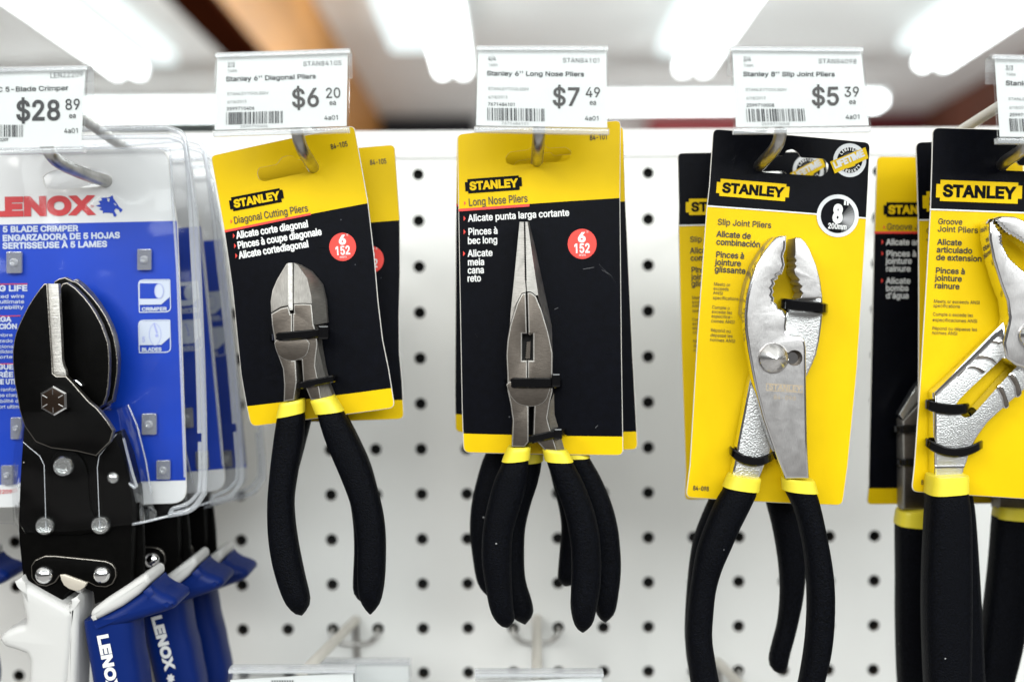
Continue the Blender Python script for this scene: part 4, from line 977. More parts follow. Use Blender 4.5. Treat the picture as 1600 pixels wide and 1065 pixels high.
# ------------------------------------------------------------------ 4. groove joint pliers (two packs) and an older style pack behind them
Y = -0.1450; YI = Y - .0003
G4 = 'groove joint pliers on one hook'
r = thing('carded_pliers', at(1575, 262, Y), 'front card of groove joint pliers at the right edge, black over yellow', 'pliers', G4)
cd4 = card(r, Y, rounded([(1457, 199, 11), (1702, 206, 11), (1690, 330, 0), (1673, 600, 0), (1661, 783, 10), (1424, 768, 11), (1428.5, 727, 0), (1437.5, 600, 0), (1446, 464, 0), (1453.5, 330, 0), (1456, 249, 0)], 0),
     rounded([(1561, 259), (1564, 250), (1592, 246.5), (1598, 239), (1608, 235.5), (1618, 239), (1624, 248), (1655, 249), (1664, 256), (1660, 266), (1650, 270), (1575, 266.5), (1564, 265)], 3, 3), BLK,
     [((1453, 327.5), (1690, 336), YEL)])
k = MB()
k.flat([(1452.8, 325.8), (1689.6, 334.6), (1689.5, 336.8), (1452.7, 328.2)], YI, WHT)
for t, x0, y0, x1, y1, h, b in (('Groove', 1465.7, 350, 1504, 351, 8.8, .02), ('Joint Pliers', 1464.7, 361.6, 1528.3, 364, 8.8, .02), ('Alicate', 1464.3, 382, 1503, 383.4, 8.8, .035), ('articulado', 1463.2, 394, 1519.4, 396, 8.8, .035), ('de extension', 1462.6, 405.9, 1534, 408.6, 8.8, .035),
        ('Pinces à', 1461.6, 426.4, 1508, 428.4, 8.8, .035), ('jointure', 1461, 438, 1503, 439.8, 8.8, .035), ('rainure', 1460, 449.9, 1499.4, 451.8, 8.8, .035),
        ('Meets or exceeds ANSI', 1459, 473, 1531, 475.2, 5.4, 0), ('specifications', 1458, 479.7, 1500, 481.2, 5.4, 0), ('Cumple o excede las', 1457.5, 493, 1520.5, 495.2, 5.4, 0), ('especificaciones ANSI', 1457, 501.8, 1527, 504.2, 5.4, 0),
        ('Répond ou dépasse les', 1456.4, 515, 1527, 517.4, 5.4, 0), ('normes ANSI', 1456, 522, 1496, 523.6, 5.4, 0), ('84-', 1439, 756.5, 1451, 757, 7, .03)):
    k.text(t, x0, y0, x1, y1, h, YI, INK, b)
k.build('lettering', cd4, 0)
k = MB(); logo(k, 1468.5, 314, 1590, 318.4, 33, BLK, YEL, YI); k.build('brand_logo', cd4, 0)
YbJ = Y - .0080; Yf = Y - .0135
def z4(L): return [(1400 + x / 3.55, 480 + y / 3.55) for x, y in L]
arm = z4([(215, 945), (215, 700), (215, 475), (300, 398), (420, 285), (560, 150), (660, 52), (800, 60), (900, 180), (860, 340), (710, 460), (640, 520), (580, 575), (510, 640), (462, 705), (440, 740), (412, 800), (395, 860), (380, 890), (372, 945)])
slot = smooth(z4([(338, 560), (350, 512), (480, 385), (600, 272), (700, 180), (770, 160), (790, 210), (700, 300), (600, 402), (440, 580), (410, 606), (372, 606)]), True, 3)
m = MB(); m.plate([arm, slot], YbJ, .0072, CAST, bevel=.0008, bm=CHROME, steps=3)
m.plate(z4([(216, 472), (226, 492), (420, 310), (600, 128), (597, 82), (420, 262)]), YbJ - .0006, .002, CHROME, bevel=.0004)
m.plate(z4([(215, 880), (383, 878), (378, 889), (215, 892)]), YbJ - .0004, .001, CHROME)
for A_ in ([(352, 372), (376, 345), (440, 345), (478, 372), (500, 352), (452, 322), (398, 322)], [(398, 318), (418, 296), (505, 290), (552, 316), (560, 300), (505, 262), (440, 262), (430, 282)],
          [(470, 236), (500, 205), (560, 205), (600, 240), (605, 205), (560, 180), (520, 184)], [(545, 160), (575, 130), (600, 128), (605, 168), (570, 166)],
          [(560, 445), (585, 430), (608, 470), (630, 545), (600, 560), (585, 500)], [(622, 382), (650, 362), (682, 410), (700, 478), (668, 500), (655, 440)], [(690, 320), (712, 300), (740, 350), (760, 410), (735, 430), (718, 370)]):
    m.plate(smooth(z4(A_), True, 3), YbJ - .0005, .002, DARKST, bevel=.0005, bm=CHROME)
m.build('grooved_arm', r, 32)
def z5(L): return [(1380 + x / 4.841, 320 + y / 4.841) for x, y in L]
m = MB()
tn = []
for i, (x, y) in enumerate(z5([(845, 128), (872, 178), (905, 222), (912, 300), (962, 400), (1020, 455), (1064, 492), (1150, 560), (1230, 640)])): tn.append((x, y))
T = []
for a, b in zip(tn, tn[1:]):
    nseg = max(1, int(math.dist(a, b) / 5))
    T += teeth(*a, *b, nseg, 2.2)[:-1]
upper = z5([(806, 137), (845, 102)]) + [T[0]] + T[1:] + z5([(1290, 720), (1330, 860), (1300, 1010), (1200, 1150), (1090, 1240), (1000, 1210), (930, 1160), (912, 1045), (948, 900), (955, 852), (938, 725), (890, 602), (830, 402), (803, 255)])
m.plate(upper, Yf, .009, SATIN, bevel=.001, bm=CHROME, steps=3)
m.build('upper_jaw', r, 32)
m = MB()
tn2 = []
pts = z5([(848, 122), (925, 212), (990, 245), (1064, 292), (1180, 380), (1260, 500)])
for a, b in zip(pts, pts[1:]): tn2 += teeth(*a, *b, max(1, int(math.dist(a, b) / 6)), -2.4)[:-1]
m.plate(z5([(848, 104), (900, 86), (1000, 90), (1066, 118), (1180, 190), (1270, 300), (1330, 500), (1340, 700)]) + [pts[-1]] + list(reversed(tn2)), Yf, .009, SATIN, bevel=.001, bm=CHROME, steps=3)
m.build('lower_jaw', r, 32)
m = MB(); c = at(1612, 524, Yf); rr = 22 / ppm(Yf)
m.lathe(c, [(.0002, -.004), (rr * .5, -.0034), (rr * .9, -.0016), (rr, 0), (rr, .002)], CHROME, 30); m.build('pivot_bolt', r, 60)
tie(r, (1447, 631), (1513, 637), 16.5, YbJ - .0014, Y, sag=5)
tie(r, (1447, 690), (1534, 694), 14.5, YbJ - .0014, Y, sag=15, pw=.6)
Yg = Y - .0075
def z6(L): return [(1340 + x / 2.919, 700 + y / 2.919) for x, y in L]
handle(r, z6([(318, 168), (318, 190), (308, 400), (300, 600), (300, 800), (310, 1065), (330, 1300), (400, 1420)]), z6([(490, 170), (494, 195), (506, 300), (510, 500), (510, 800), (505, 1065), (500, 1300), (420, 1420)]), Yg, .008, [(1451, 743), (1508, 740.5), (1507.5, 766), (1449, 771)], power=.6)
handle(r, z6([(960, 120), (1000, 300), (1010, 600), (960, 1000), (900, 1300)]), z6([(1090, 120), (1130, 300), (1140, 600), (1090, 1000), (960, 1310)]), Yg, .008)
copy4 = copy_fit(r, .0225, Y, [((1457, 199), (1430.5, 222)), ((1424, 768), (1432, 765))], 'second card of groove joint pliers, a yellow strip left of the front card')

Y = -0.1000; YI = Y - .0003
r = thing('carded_pliers', at(1560, 270, Y), 'old style yellow over black card of groove pliers, rearmost at the right edge', 'pliers', G4)
cd5 = card(r, Y, rounded([(1370, 244, 9), (1600, 246, 9), (1598, 500, 0), (1591, 786, 9), (1353.5, 788, 9), (1357, 758, 0), (1361, 582, 0), (1366, 361, 0)], 0), None, YEL,
     [((1366, 363), (1600, 363), BLK), ((1354, 762.5), (1600, 762.5), YEL)])
k = MB()
k.flat([(1366.2, 361.4), (1500, 361.4), (1500, 365), (1366.1, 365)], YI, RED)
k.text('Groove Joint Pliers', 1385.6, 359, 1489, 359, 9.8, YI, INK, .02); marker(k, 1380.5, 358.5, 7, YI, RED)
for t, x0, x1, y in (('Alicate articulado', 1384.5, 1478, 382.6), ('Pinces à', 1384.5, 1432, 400.6), ('jointure', 1384, 1425, 412), ('rainure', 1384, 1423, 424), ('Alicate', 1384, 1422.8, 443), ('bomba', 1384, 1419.7, 454.4), ("d'água", 1384, 1420, 466)):
    k.text(t, x0, y, x1, y, 9, YI, WHT, .035)
    if t[0] in 'AP': marker(k, x0 - 7, y - .5, 8, YI, RED)
k.build('lettering', cd5, 0)
k = MB(); logo(k, 1385, 339, 1470, 339, 23, YEL, BLK, YI); k.build('brand_logo', cd5, 0)
m = MB()
m.plate([(1405, 648), (1412, 656), (1436, 625), (1490, 560), (1480, 548), (1430, 606)], Y - .012, .005, CHROME, bevel=.0005)
m.plate([(1410, 657), (1440, 625), (1500, 600), (1470, 680), (1447, 740), (1447, 796), (1411, 796), (1411, 740)], Y - .0105, .008, DARKST, bevel=.0008, bm=STEEL)
m.build('grooved_arm', r, 30)
tie(r, (1396, 670), (1462, 670), 13, Y - .013, Y); tie(r, (1400, 722), (1462, 722), 12, Y - .013, Y)
handle(r, [(1401, 812), (1400, 818), (1401, 900), (1401, 974), (1404, 1065), (1412, 1140), (1425, 1180)], [(1444, 812), (1446, 818), (1450, 900), (1452, 974), (1454, 1065), (1452, 1140), (1430, 1180)], Y - .007, .007, [(1403, 797.6), (1444.5, 794), (1445, 822), (1400.5, 818)], power=.6)
handle(r, [(1553, 800), (1552, 806), (1545.6, 892), (1531.8, 1008), (1525, 1065), (1515, 1130), (1520, 1170)], [(1620, 805), (1622, 812), (1614, 900), (1597, 1000), (1581, 1066), (1565, 1135), (1535, 1172)], Y - .007, .007, [(1555.8, 791), (1618, 794), (1620, 812), (1554, 807)], power=.6)
m = MB(); m.plate([(1562, 700), (1612, 700), (1615, 798), (1560, 796)], Y - .0100, .008, DARKST, bevel=.0008, bm=STEEL); m.build('lower_arm', r, 30)

# ------------------------------------------------------------------ 5. compound crimpers in clear shells (three packs on the hook, one on the next hook)
Y = -0.1280; YI = Y - .0003
G5 = 'blue handled crimpers in clear packs'
crimp = r = thing('packaged_crimper', at(165, 283, Y), 'front clear pack of a black crimper with white and blue handles', 'crimper', G5)
cdc = card(r, Y, rounded([(-92, 240, 22), (262, 231, 24), (268, 290, 0), (277, 345, 0), (283.5, 500, 0), (290, 700, 0), (292, 786, 24), (-85, 795, 20)], 0),
     smooth([(68, 281), (70, 274), (84, 267), (104, 263), (125, 260), (150, 263), (166, 268), (174, 276), (172, 285), (162, 290), (120, 294), (76, 295)], True, 3), WHT,
     [((0, 351), (277, 345), BLU), ((-80, 759), (291, 750), WHT)])
k = MB()
LRED = mat('logo_red', (0.50, 0.03, 0.035), .45)
k.text('LENOX', -21, 336.2, 145, 333, 25, YI, LRED, .13)
k.text('®', 141, 325, 147, 325, 4.5, YI, LRED)
wolf = [(0 + x / 5.327, 230 + y / 5.327) for x, y in ((795, 487), (838, 474), (818, 450), (850, 442), (840, 420), (898, 420), (920, 412), (937, 398), (946, 432), (972, 465), (992, 497), (1022, 520), (1012, 535), (1000, 545), (990, 522), (966, 508), (950, 528), (966, 556), (972, 566), (958, 580), (945, 574), (940, 550), (905, 545), (870, 545), (855, 552), (858, 530), (822, 518), (846, 503))]
eye = [(0 + x / 5.327, 230 + y / 5.327) for x, y in ((944, 462), (958, 468), (972, 484), (956, 484))]
ear = [(0 + x / 5.327, 230 + y / 5.327) for x, y in ((890, 425), (915, 428), (908, 455), (895, 450))]
k.flat([wolf, eye, ear], YI, BLU)
k.build('brand_logo', cdc, 0)
k = MB()
PW = mat('pale_print', (0.46, 0.50, 0.58), .5)
k.text('5 BLADE CRIMPER', 3.8, 362.6, 122, 360.8, 8.6, YI, PW, .075); k.text('ENGARZADORA DE 5 HOJAS', 3.8, 376.4, 187.7, 371.6, 8.8, YI, PW, .075); k.text('SERTISSEUSE À 5 LAMES', 3.8, 388.4, 167.6, 385.4, 8.8, YI, PW, .075)
for t, x0, x1, y, h, b in (('LONG LIFE', -33, 43, 455, 8.5, .07), ('reinforced wire', -38, 38, 466, 5.4, .03), ('creates ultimate', -40, 38, 474.5, 5.4, .03), ('long durability', -36, 37, 483, 5.4, .03), ('LARGA', -22, 17.5, 502.5, 7.4, .07), ('DURACIÓN', -34, 27, 514, 7.4, .07),
        ('alambre', -20, 20, 526, 5, .02), ('reforzado', -24, 20, 535, 5, .02), ('proporciona', -30, 21, 544, 5, .02), ('una durabilidad', -36, 20, 552, 5, .02), ('resorte', -17, 20, 560, 5, .02),
        ('LONGUE', -28, 21, 577, 7.4, .07), ('DURÉE', -22, 21, 589, 7.4, .07), ('DE VIE UTILE', -22, 34, 600, 7.4, .07), ('Fil renforcé', -10, 34, 611, 5.2, .02), ('agrippe chaque', -20, 36, 620, 5.2, .02), ('durabilité de', -20, 35, 629, 5.2, .02), ('ressort ultime', -18, 34, 638, 5.2, .02)):
    k.text(t, x0, y, x1, y - (x1 - x0) * .012, h, YI, PW if b > .05 else PW, b)
for x1_, y_ in ((43, 443.5), (32, 493.4), (30, 568)): k.flat([(-40, y_), (x1_, y_ - .8), (x1_, y_ + .6), (-40, y_ + 1.4)], YI, LRED)
k.text('22209', -8, 770.8, 19, 770.4, 6, YI, LRED, .03)
k.build('lettering', cdc, 0)
k = MB()
def icon(y0, word):
    o = rounded([(215.5, y0, 9), (266, y0 - .5, 2), (267.5, y0 + 51, 9), (217, y0 + 52, 2)], 4, 4)
    k.flat([o, inset(o, 1.5)], YI, PW)
    k.flat([(217.5, y0 + 2), (265, y0 + 1.5), (265.5, y0 + 27), (252, y0 + 39), (218, y0 + 39.5)], YI - .0001, PW)
    k.text(word, 221.5, y0 + 49, 221.5 + (39 if len(word) > 6 else 31), y0 + 48.4, 5.2, YI - .0001, PW, .07)
icon(436.5, 'CRIMPER'); icon(499.5, 'BLADES')
k.flat([(218.5, 442.5), (247, 442.5), (247, 466.5), (218.5, 466.5)], YI - .0002, BLU); k.flat(circle(248.5, 454.5, 7.5, 20, ry=12), YI - .0003, PW)
k.flat([circle(248.5, 454.5, 7.5, 20, ry=12), circle(248.5, 454.5, 6.3, 20, ry=10.8)], YI - .0004, PALE := mat('pale_violet_print', (0.30, 0.33, 0.58), .5))
bl = smooth([(241, 504), (234, 514), (233, 526), (237, 536), (243, 540), (249, 534), (252, 524), (250, 512)], True, 3)
k.flat([bl, inset(bl, .9)], YI - .0002, PALE); k.flat([(239.5, 506), (242, 505), (247, 520), (244, 521)], YI - .0002, PALE); k.flat(circle(245, 524, 2.6, 14), YI - .0003, PALE)
k.text('5', 221.8, 534, 227, 534, 8, YI - .0002, PALE, .05)
k.build('pictogram', cdc, 0)

# the tool itself
Yt = Y - .030                                   # front of the blades
def plate_part(nm, specs, ang=32):
    m = MB()
    for s in specs: m.plate(*s[:4], **s[4])
    return m.build(nm, r, ang)
front_blade = [(68.5, 443), (74, 442.6), (77, 495.7), (81.7, 561.4), (82.6, 583), (88.2, 587.3), (103.2, 587), (112.6, 597), (122, 608), (139, 627), (151, 637), (159.6, 647), (168, 658), (177.2, 672.6), (172, 690), (150, 712), (120, 705), (80, 700), (55, 690), (37.5, 665), (30, 640), (26.3, 617.7), (22.5, 598), (20.6, 580), (19.4, 562), (19.7, 546.4), (21.5, 532), (24.4, 520), (29, 508), (35.7, 493.8), (43, 479), (52.6, 463.8), (61, 452)]
plate_part('crimping_blade', [(front_blade, Yt, .003, BLADE, dict(bevel=.00045, bm=WORN)),
     ([(74.4, 443.2), (91, 443), (93.9, 495.7), (96.7, 561.4), (98.5, 570), (102.3, 578.3), (103.4, 586.6), (88.2, 587.4), (84, 584.6), (82.4, 580), (81.7, 561.4), (77, 495.7)], Yt + .0006, .0024, CUTEDGE, dict(bevel=.0002))])
rb = [(92.5, 452), (97, 443), (105, 441), (118, 450), (131.4, 463.8), (141, 476), (150, 490), (158.5, 506), (165, 523.9), (168.5, 535), (170, 546.4), (171, 563), (170.8, 580), (169.6, 600), (167, 617.7), (161.4, 632), (150, 640), (120, 620), (104, 590), (98, 570), (95, 500)]
plate_part('crimping_blade', [(rb, Yt + .0085, .003, BLADE, dict(bevel=.00045, bm=WORN))])
rb2 = [(84, 440), (92, 435), (101.4, 432.8), (112, 438), (120, 440), (128, 447), (142.7, 462), (154, 476), (165, 493), (173, 510), (178, 525), (182, 545), (184, 563), (183.5, 582), (181, 600), (176, 625), (150, 640), (100, 600), (88, 500)]
plate_part('crimping_blade', [(rb2, Yt + .0130, .003, BLADE, dict(bevel=.00045, bm=WORN)), ([(108, 440), (119, 435.6), (131, 445), (142.7, 457.5), (154.5, 473), (165.5, 490.5), (174, 508), (179.8, 524), (183.6, 543), (185.4, 562), (184.6, 582), (182, 602), (177, 628), (150, 640), (120, 600), (110, 500)], Yt + .0180, .003, BLADE, dict(bevel=.00045, bm=WORN)),
     (smooth([(112, 595), (116, 592), (124, 597), (129, 603), (124, 606), (116, 601)], True, 2), Yt + .007, .003, CHROME, dict(bevel=.0006))])
frame = [(38, 652), (36, 677), (33, 715), (31, 750), (29, 800), (28.5, 827), (30, 850), (33, 880), (36, 905), (45, 925), (60, 935), (96, 945), (100, 930), (112, 920), (130, 918), (145, 925), (147.5, 944), (180, 930), (202.5, 912), (205, 870), (206, 830), (206, 780), (200, 745), (192, 712), (183, 690), (177, 676), (150, 690), (110, 695), (70, 690), (50, 672)]
plate_part('frame_plate', [(frame, Yt + .0075, .014, BLADE, dict(bevel=.0007, bm=BLADE))])
plate_part('side_plate', [([(150, 700), (177, 676), (187.7, 686), (196, 708), (202.7, 733), (212, 748), (218.7, 757.6), (221, 785), (222, 812), (224, 860), (223, 910), (205, 920), (180, 900), (170, 800)], Yt + .0150, .003, BLADE, dict(bevel=.0005, bm=BLADE))])
lk = [(48, 884), (54, 874.5), (70, 867.5), (86, 867.6), (100, 869), (150, 874), (166, 876), (175, 880), (181, 888), (182, 900), (176, 912), (166, 917), (150, 916), (137, 909), (120, 922), (105, 912), (94, 898), (86, 910), (72, 916), (58, 913), (49, 903)]
plate_part('toggle_link', [(rounded(lk, 2, 2), Yt + .0060, .0025, BLADE, dict(bevel=.00045, bm=WORN))])
lk2 = smooth([(78, 740), (80, 718), (92, 704), (108, 702), (124, 712), (133, 726), (137, 745), (140, 790), (150, 830), (66, 830), (74, 790)], True, 3)
plate_part('centre_link', [(lk2, Yt + .0055, .003, BLADE, dict(bevel=.0004, bm=BLADE))])
plate_part('stop_disc', [([(93.5, 897.5), (101, 897), (136, 910), (132, 917), (125, 921.5), (117, 922.5), (108, 919.5), (100, 914), (95.5, 906)], Yt + .0050, .002, TANST, dict(bevel=.0003))])
m = MB(); c = at(89, 624.5, Yt); rr = 23.5 / ppm(Yt)
m.lathe(c, [(rr * .30, -.0042), (rr * .80, -.0041), (rr * .90, -.0040)], BOLT, hexa=True)
m.lathe(c, [(rr * .90, -.00405), (rr, -.0034), (rr, .0002)], CHROME, hexa=True)
for q in range(6):
    a = math.radians(30 + 60 * q); u = Vector((math.cos(a), 0, math.sin(a)))
    m.tube([c + u * rr * .42 + Vector((0, -.00422, 0)), c + u * rr * .78 + Vector((0, -.00415, 0))], .00022, CHROME, 6)
m.build('hex_bolt', r, 25)
def rivet(x, y, rp, Yr, dome=False, mt=CHROME):
    m = MB(); c = at(x, y, Yr); q = rp / ppm(Yr)
    if dome: m.lathe(c, [(.0001, -q * .72), (q * .3, -q * .69), (q * .6, -q * .54), (q * .85, -q * .30), (q, 0), (q, .001)], mt, 26)
    else: m.lathe(c, [(.0001, -q * .20), (q * .28, -q * .20), (q * .36, -q * .10), (q * .52, -q * .12), (q * .60, -q * .40), (q * .82, -q * .40), (q, -q * .16), (q, .001)], mt, 26)
    return m.build('rivet', r, 40)
RIV = mat('dull_rivet_steel', (0.62, 0.63, 0.62), .26, 1.0, bump=(900, .5, .0004))
rivet(100, 728, 17, Yt + .0055, mt=RIV); rivet(176.5, 746, 10.5, Yt + .0075, True, RIV); rivet(71, 820.5, 15.5, Yt + .0055, mt=RIV); rivet(157.7, 819.6, 15.5, Yt + .0055, mt=RIV)
rivet(69, 897.5, 15, Yt + .006, True); rivet(159, 897, 15, Yt + .006, True)
# handles
m = MB()
m.plate(rounded([(27.5, 906, 4), (32, 899, 4), (37, 911, 3), (66, 928, 0), (97, 945, 2), (104, 949, 4), (112, 960, 6), (110, 1010, 0), (104, 1065, 0), (98, 1170, 20), (50, 1180, 20), (43, 1065, 0), (44.5, 1034, 3), (40, 1023, 3), (24, 1017, 6), (4, 1011, 5), (-4, 999, 4), (6, 987, 5), (24, 979.5, 4), (37, 977, 3), (38.5, 968, 3), (33, 943, 0)], 0, 4), Yt + .003, .019, WPL, bevel=.003, steps=4)
m.plate(rounded([(98, 945, 1), (108, 946, 2), (119, 930, 2), (122, 938, 3), (121, 980, 0), (117, 1065, 0), (112, 1170, 8), (96, 1170, 3), (100, 1065, 0), (102, 960, 0)], 0, 4), Yt + .0042, .017, WPL, bevel=.0025, steps=4)
m.build('white_handle', r, 50)
m = MB()
m.grip([(139, 962), (140, 974), (145, 1005), (150, 1035), (155, 1065), (166, 1120), (185, 1185)], [(214, 940), (219, 972), (222.5, 1010), (228, 1038), (231, 1065), (236, 1120), (215, 1187)], Yt + .013, .011, BPL, n=24, seg=22, power=.55)
fl = [(139.5, 970), (165, 960), (190, 947), (218, 928), (234.5, 912), (238, 919), (250, 927.5), (262, 932), (272.5, 938), (274.5, 947), (268, 953), (257.5, 957.5), (235, 964), (212, 971), (180, 981), (143, 984)]
m.plate(rounded(fl, 3, 2), Yt + .001, .021, BPL, bevel=.004, steps=4)
g = m.build('blue_handle', r, 55)
m = MB()
m.plate(rounded([(138.5, 956, 8), (160, 939, 3), (224.5, 897.5, 6), (231.5, 901, 4), (233, 911, 4), (216.5, 929, 3), (190, 948, 2), (143, 973, 3)], 0, 4), Yt + .0005, .0215, WPL, bevel=.0025, steps=4)
m.build('white_cuff', g, 50)
k = MB()
Yk = Yt + .0016
k.text('LENOX', 152.5, 992, 170.5, 1082, 15, Yk, WHT, .11)
paw = circle(180, 1096, 6, 12)
k.flat([(178 + 7.5 * math.cos(a) * (1 if i % 2 else .62), 1096 + 8.5 * math.sin(a) * (1 if i % 2 else .62)) for i, a in enumerate([math.pi * q / 7 for q in range(14)])], Yk, WHT)
lt = k.build('handle_lettering', g, 0)

# clear shell
m = MB()
sh = rounded([(-125, 214, 25), (268, 206, 30), (286, 215, 12), (297, 300, 0), (306, 420, 0), (312, 520, 0), (318, 690, 0), (317, 772, 30), (300, 799, 10), (262, 806, 0), (225, 815, 0), (130, 829, 0), (33, 833, 0), (20, 818, 0), (-110, 812, 10)], 0)
dome = [(38, 641), (100, 641.5), (152, 640), (200, 632), (210, 655), (222, 700), (232, 745), (240, 780), (243, 810), (225, 816), (130, 828), (33, 832), (21, 815), (18, 760), (22, 700), (33, 665)]
holes = smooth([(66, 281), (70, 272), (104, 261), (125, 258), (150, 261), (170, 268), (176, 276), (174, 286), (162, 292), (120, 296), (74, 297)], True, 3)
Ys = Y - .0016
m.plate([sh, holes], Ys, .0006, CLR, back=False)
dt = [(37, 643), (100, 643), (152, 642), (183, 640), (188, 668), (196, 705), (204, 750), (212, 785), (214, 819), (200, 819), (130, 828.5), (40, 832), (32, 818), (30, 760), (31, 705), (36, 670)]
a = m.ring([at(x, y, Ys - .0003) for x, y in dome]); mid = m.ring([at(x * .35 + x2 * .65, y * .35 + y2 * .65, Yt + .010) for (x, y), (x2, y2) in zip(dome, dt)]); b = m.ring([at(x, y, Yt - .0002) for x, y in dt])
m.bridge(a, mid, CLR); m.bridge(mid, b, CLR); m.cap([b], CLR)
m.build('clear_shell', r, 40)
m = MB()
def ridge(P, rad, dy=-.0012, closed=False):
    q = [at(x, y, Ys + dy) for x, y in P]
    if closed: q.append(q[0])
    m.tube(q, rad, RIM, 8)
ridge(rounded([(0, 233, 0), (245, 231.5, 0), (266, 234, 18), (269, 300, 0), (277, 420, 0), (284, 600, 0), (289, 745, 0)], 0), .0006)
ridge(rounded([(-20, 217.5, 0), (262, 213, 0), (290, 222, 22), (297, 320, 0), (304, 450, 0), (309, 560, 0), (311.5, 640, 0), (312, 676, 0)], 0), .0011)
ridge(rounded([(-20, 204, 0), (262, 199.5, 0), (288, 209, 24), (305, 330, 0), (311, 440, 0), (316, 560, 0), (319, 660, 0), (320, 740, 0), (319, 770, 0), (301, 797, 30), (264, 804, 0)], 0), .0013)
ridge(rounded([(312, 690, 0), (313, 740, 0), (311, 768, 0), (296, 786, 20), (268, 795, 5), (266, 802, 3)], 0), .0009)
ridge([(36, 690), (45, 698), (62, 712), (69, 726), (70, 760), (72, 830)], .00022, -.024)
ridge([(182, 678), (170, 692), (155, 712), (152, 730), (154, 780), (156, 826)], .00022, -.024)
ridge([(30, 833), (80, 831), (130, 829), (190, 822), (225, 815), (262, 806)], .0006, -.020)
ridge([(28, 760), (45, 744), (61, 729)], .0008, -.020)
ridge([(172, 735), (190, 748), (212, 762)], .0008, -.020)
ridge([(193, 684), (200, 712), (208, 742), (214, 760)], .0006, -.022)
ridge([(200, 632), (214, 664), (228, 720), (236, 770)], .0004, -.004)
m.build('shell_ridge', r, 60)
for x0, y0, w, h in ((9.5, 393, 24, 34), (214, 389, 22, 33), (16, 652, 17, 34), (221, 646, 23, 33), (244, 719, 21.5, 30), (1, 727, 18.5, 30)):
    m = MB()
    m.plate(rounded([(x0, y0), (x0 + w, y0 - .3), (x0 + w, y0 + h - .3), (x0, y0 + h)], 2, 2), Ys - .0007, .0012, SNAP, bevel=.0002)
    c = at(x0 + w / 2, y0 + h / 2, Ys - .0008); q = w * .28 / ppm(Ys)
    m.lathe(c, [(.0001, -.0006), (q * .6, -.0012), (q, -.0004), (q, .0004)], RIM, 16)
    m.build('snap_button', r, 30)
def second(src, loc, ang, label):
    c = copy_tree(src, (0, 0, 0)); c.location = loc; c.rotation_euler = (0, ang, 0); c['label'] = label
    return c
def cfit(dY, pairs, label): return copy_fit(crimp, dY, Y, pairs, label)
cfit(.033, [((277, 345), (315, 357)), ((292, 786), (353, 762))], 'second clear crimper pack, its blue handle right of the front one')
cfit(.066, [((277, 345), (351, 383)), ((292, 786), (388, 752))], 'rearmost clear crimper pack, its blue handle farthest right of the three')
cfit(.060, [((277, 345), (-2, 383)), ((292, 786), (33, 752))], 'crimper pack on the next hook, only a dark blue handle showing at the left edge')

# ------------------------------------------------------------------ hooks
TILT = .115
def hook(label, slot, path, Yc, wire=True, lw=None, lab_px=None, rad=.0026, down=False, cream=False):
    """peg hook: product wire from the board through the slots to an upturned tip, label wire above it, bracket in two holes"""
    s = at(*slot, Yc)
    base = Vector((s.x, -.002, s.z + Yc * TILT))
    r = thing('peg_hook', base, label, 'hook', 'wire peg hooks on the board')
    P = [base + Vector((0, .001, 0))]
    q = s + Vector((0, .006, -.0007)); P += [base.lerp(q, f) for f in (.3, .6, 1)]
    tip = [tuple(slot) + (Yc,)] + [tuple(p) for p in path]
    P += [at(x, y, yy) for x, y, yy in smooth(tip, False, 5)]
    m = MB(); m.tube(P, rad, WIREM, 14); m.build('product_wire', r, 60)
    w = at(*lab_px, Yc - .024)
    e = Vector((w.x, -.002, w.z + (Yc - .024) * TILT))
    m = MB(); m.tube([e, e.lerp(w, .5), w], rad * .92, CREAMW if cream else WIREM, 12); m.build('label_wire', r, 60)
    bracket(r, e, base)
    return r
def bracket(r, e, base):
    m = MB()
    i = round((e.x - .0127) / D); xl, xr = i * D, (i + 1) * D
    j = math.floor((e.z - Z0) / D); z = Z0 + j * D
    pts = [(xl, .004, z), (xl, -.002, z), (xl, -.0045, z - .002), (xl + .004, -.005, z - .006), (xl + .009, -.005, z - .007), (xr - .009, -.005, z - .007), (xr - .004, -.005, z - .006), (xr, -.0045, z - .002), (xr, -.002, z), (xr, .004, z)]
    m.tube(smooth(pts, False, 4), .0014, WIREM, 8)
    xm = (base.x + e.x) / 2
    if abs(e.z - base.z) > .006: m.tube([(e.x, -.004, e.z), (xm, -.0045, (e.z + base.z) / 2), (base.x, -.004, base.z)], .002, WIREM, 8)
    m.build('bracket', r, 60)
YC = -.145
hook('wire hook curving up in the clear slot of the front crimper pack', (166, 283), [(140, 275, -.138), (110, 263, -.15), (90, 252, -.158), (79, 240, -.163), (72, 225, -.165)], -.128, lab_px=(118, 178), rad=.0027)
hook('wire hook holding the diagonal cutting pliers under the 6.20 label', (489, 261), [(483, 251, -.154), (474, 236, -.163), (467, 218, -.168), (463, 198, -.170)], YC, lab_px=(440, 150))
hook('wire hook holding the long nose pliers under the 7.49 label', (839, 251), [(840, 240, -.156), (841, 225, -.165), (842, 210, -.169), (842, 196, -.170)], YC, lab_px=(845, 140))
hook('wire hook holding the slip joint pliers under the 5.39 label', (1187, 259), [(1195, 250, -.154), (1208, 236, -.162), (1217, 220, -.167), (1220, 200, -.169)], YC, lab_px=(1245, 140))
hook('wire hook holding the groove joint pliers at the right edge', (1566, 258), [(1574, 250, -.154), (1590, 240, -.162), (1602, 228, -.167), (1610, 206, -.169)], YC, lab_px=(1600, 142), cream=True)
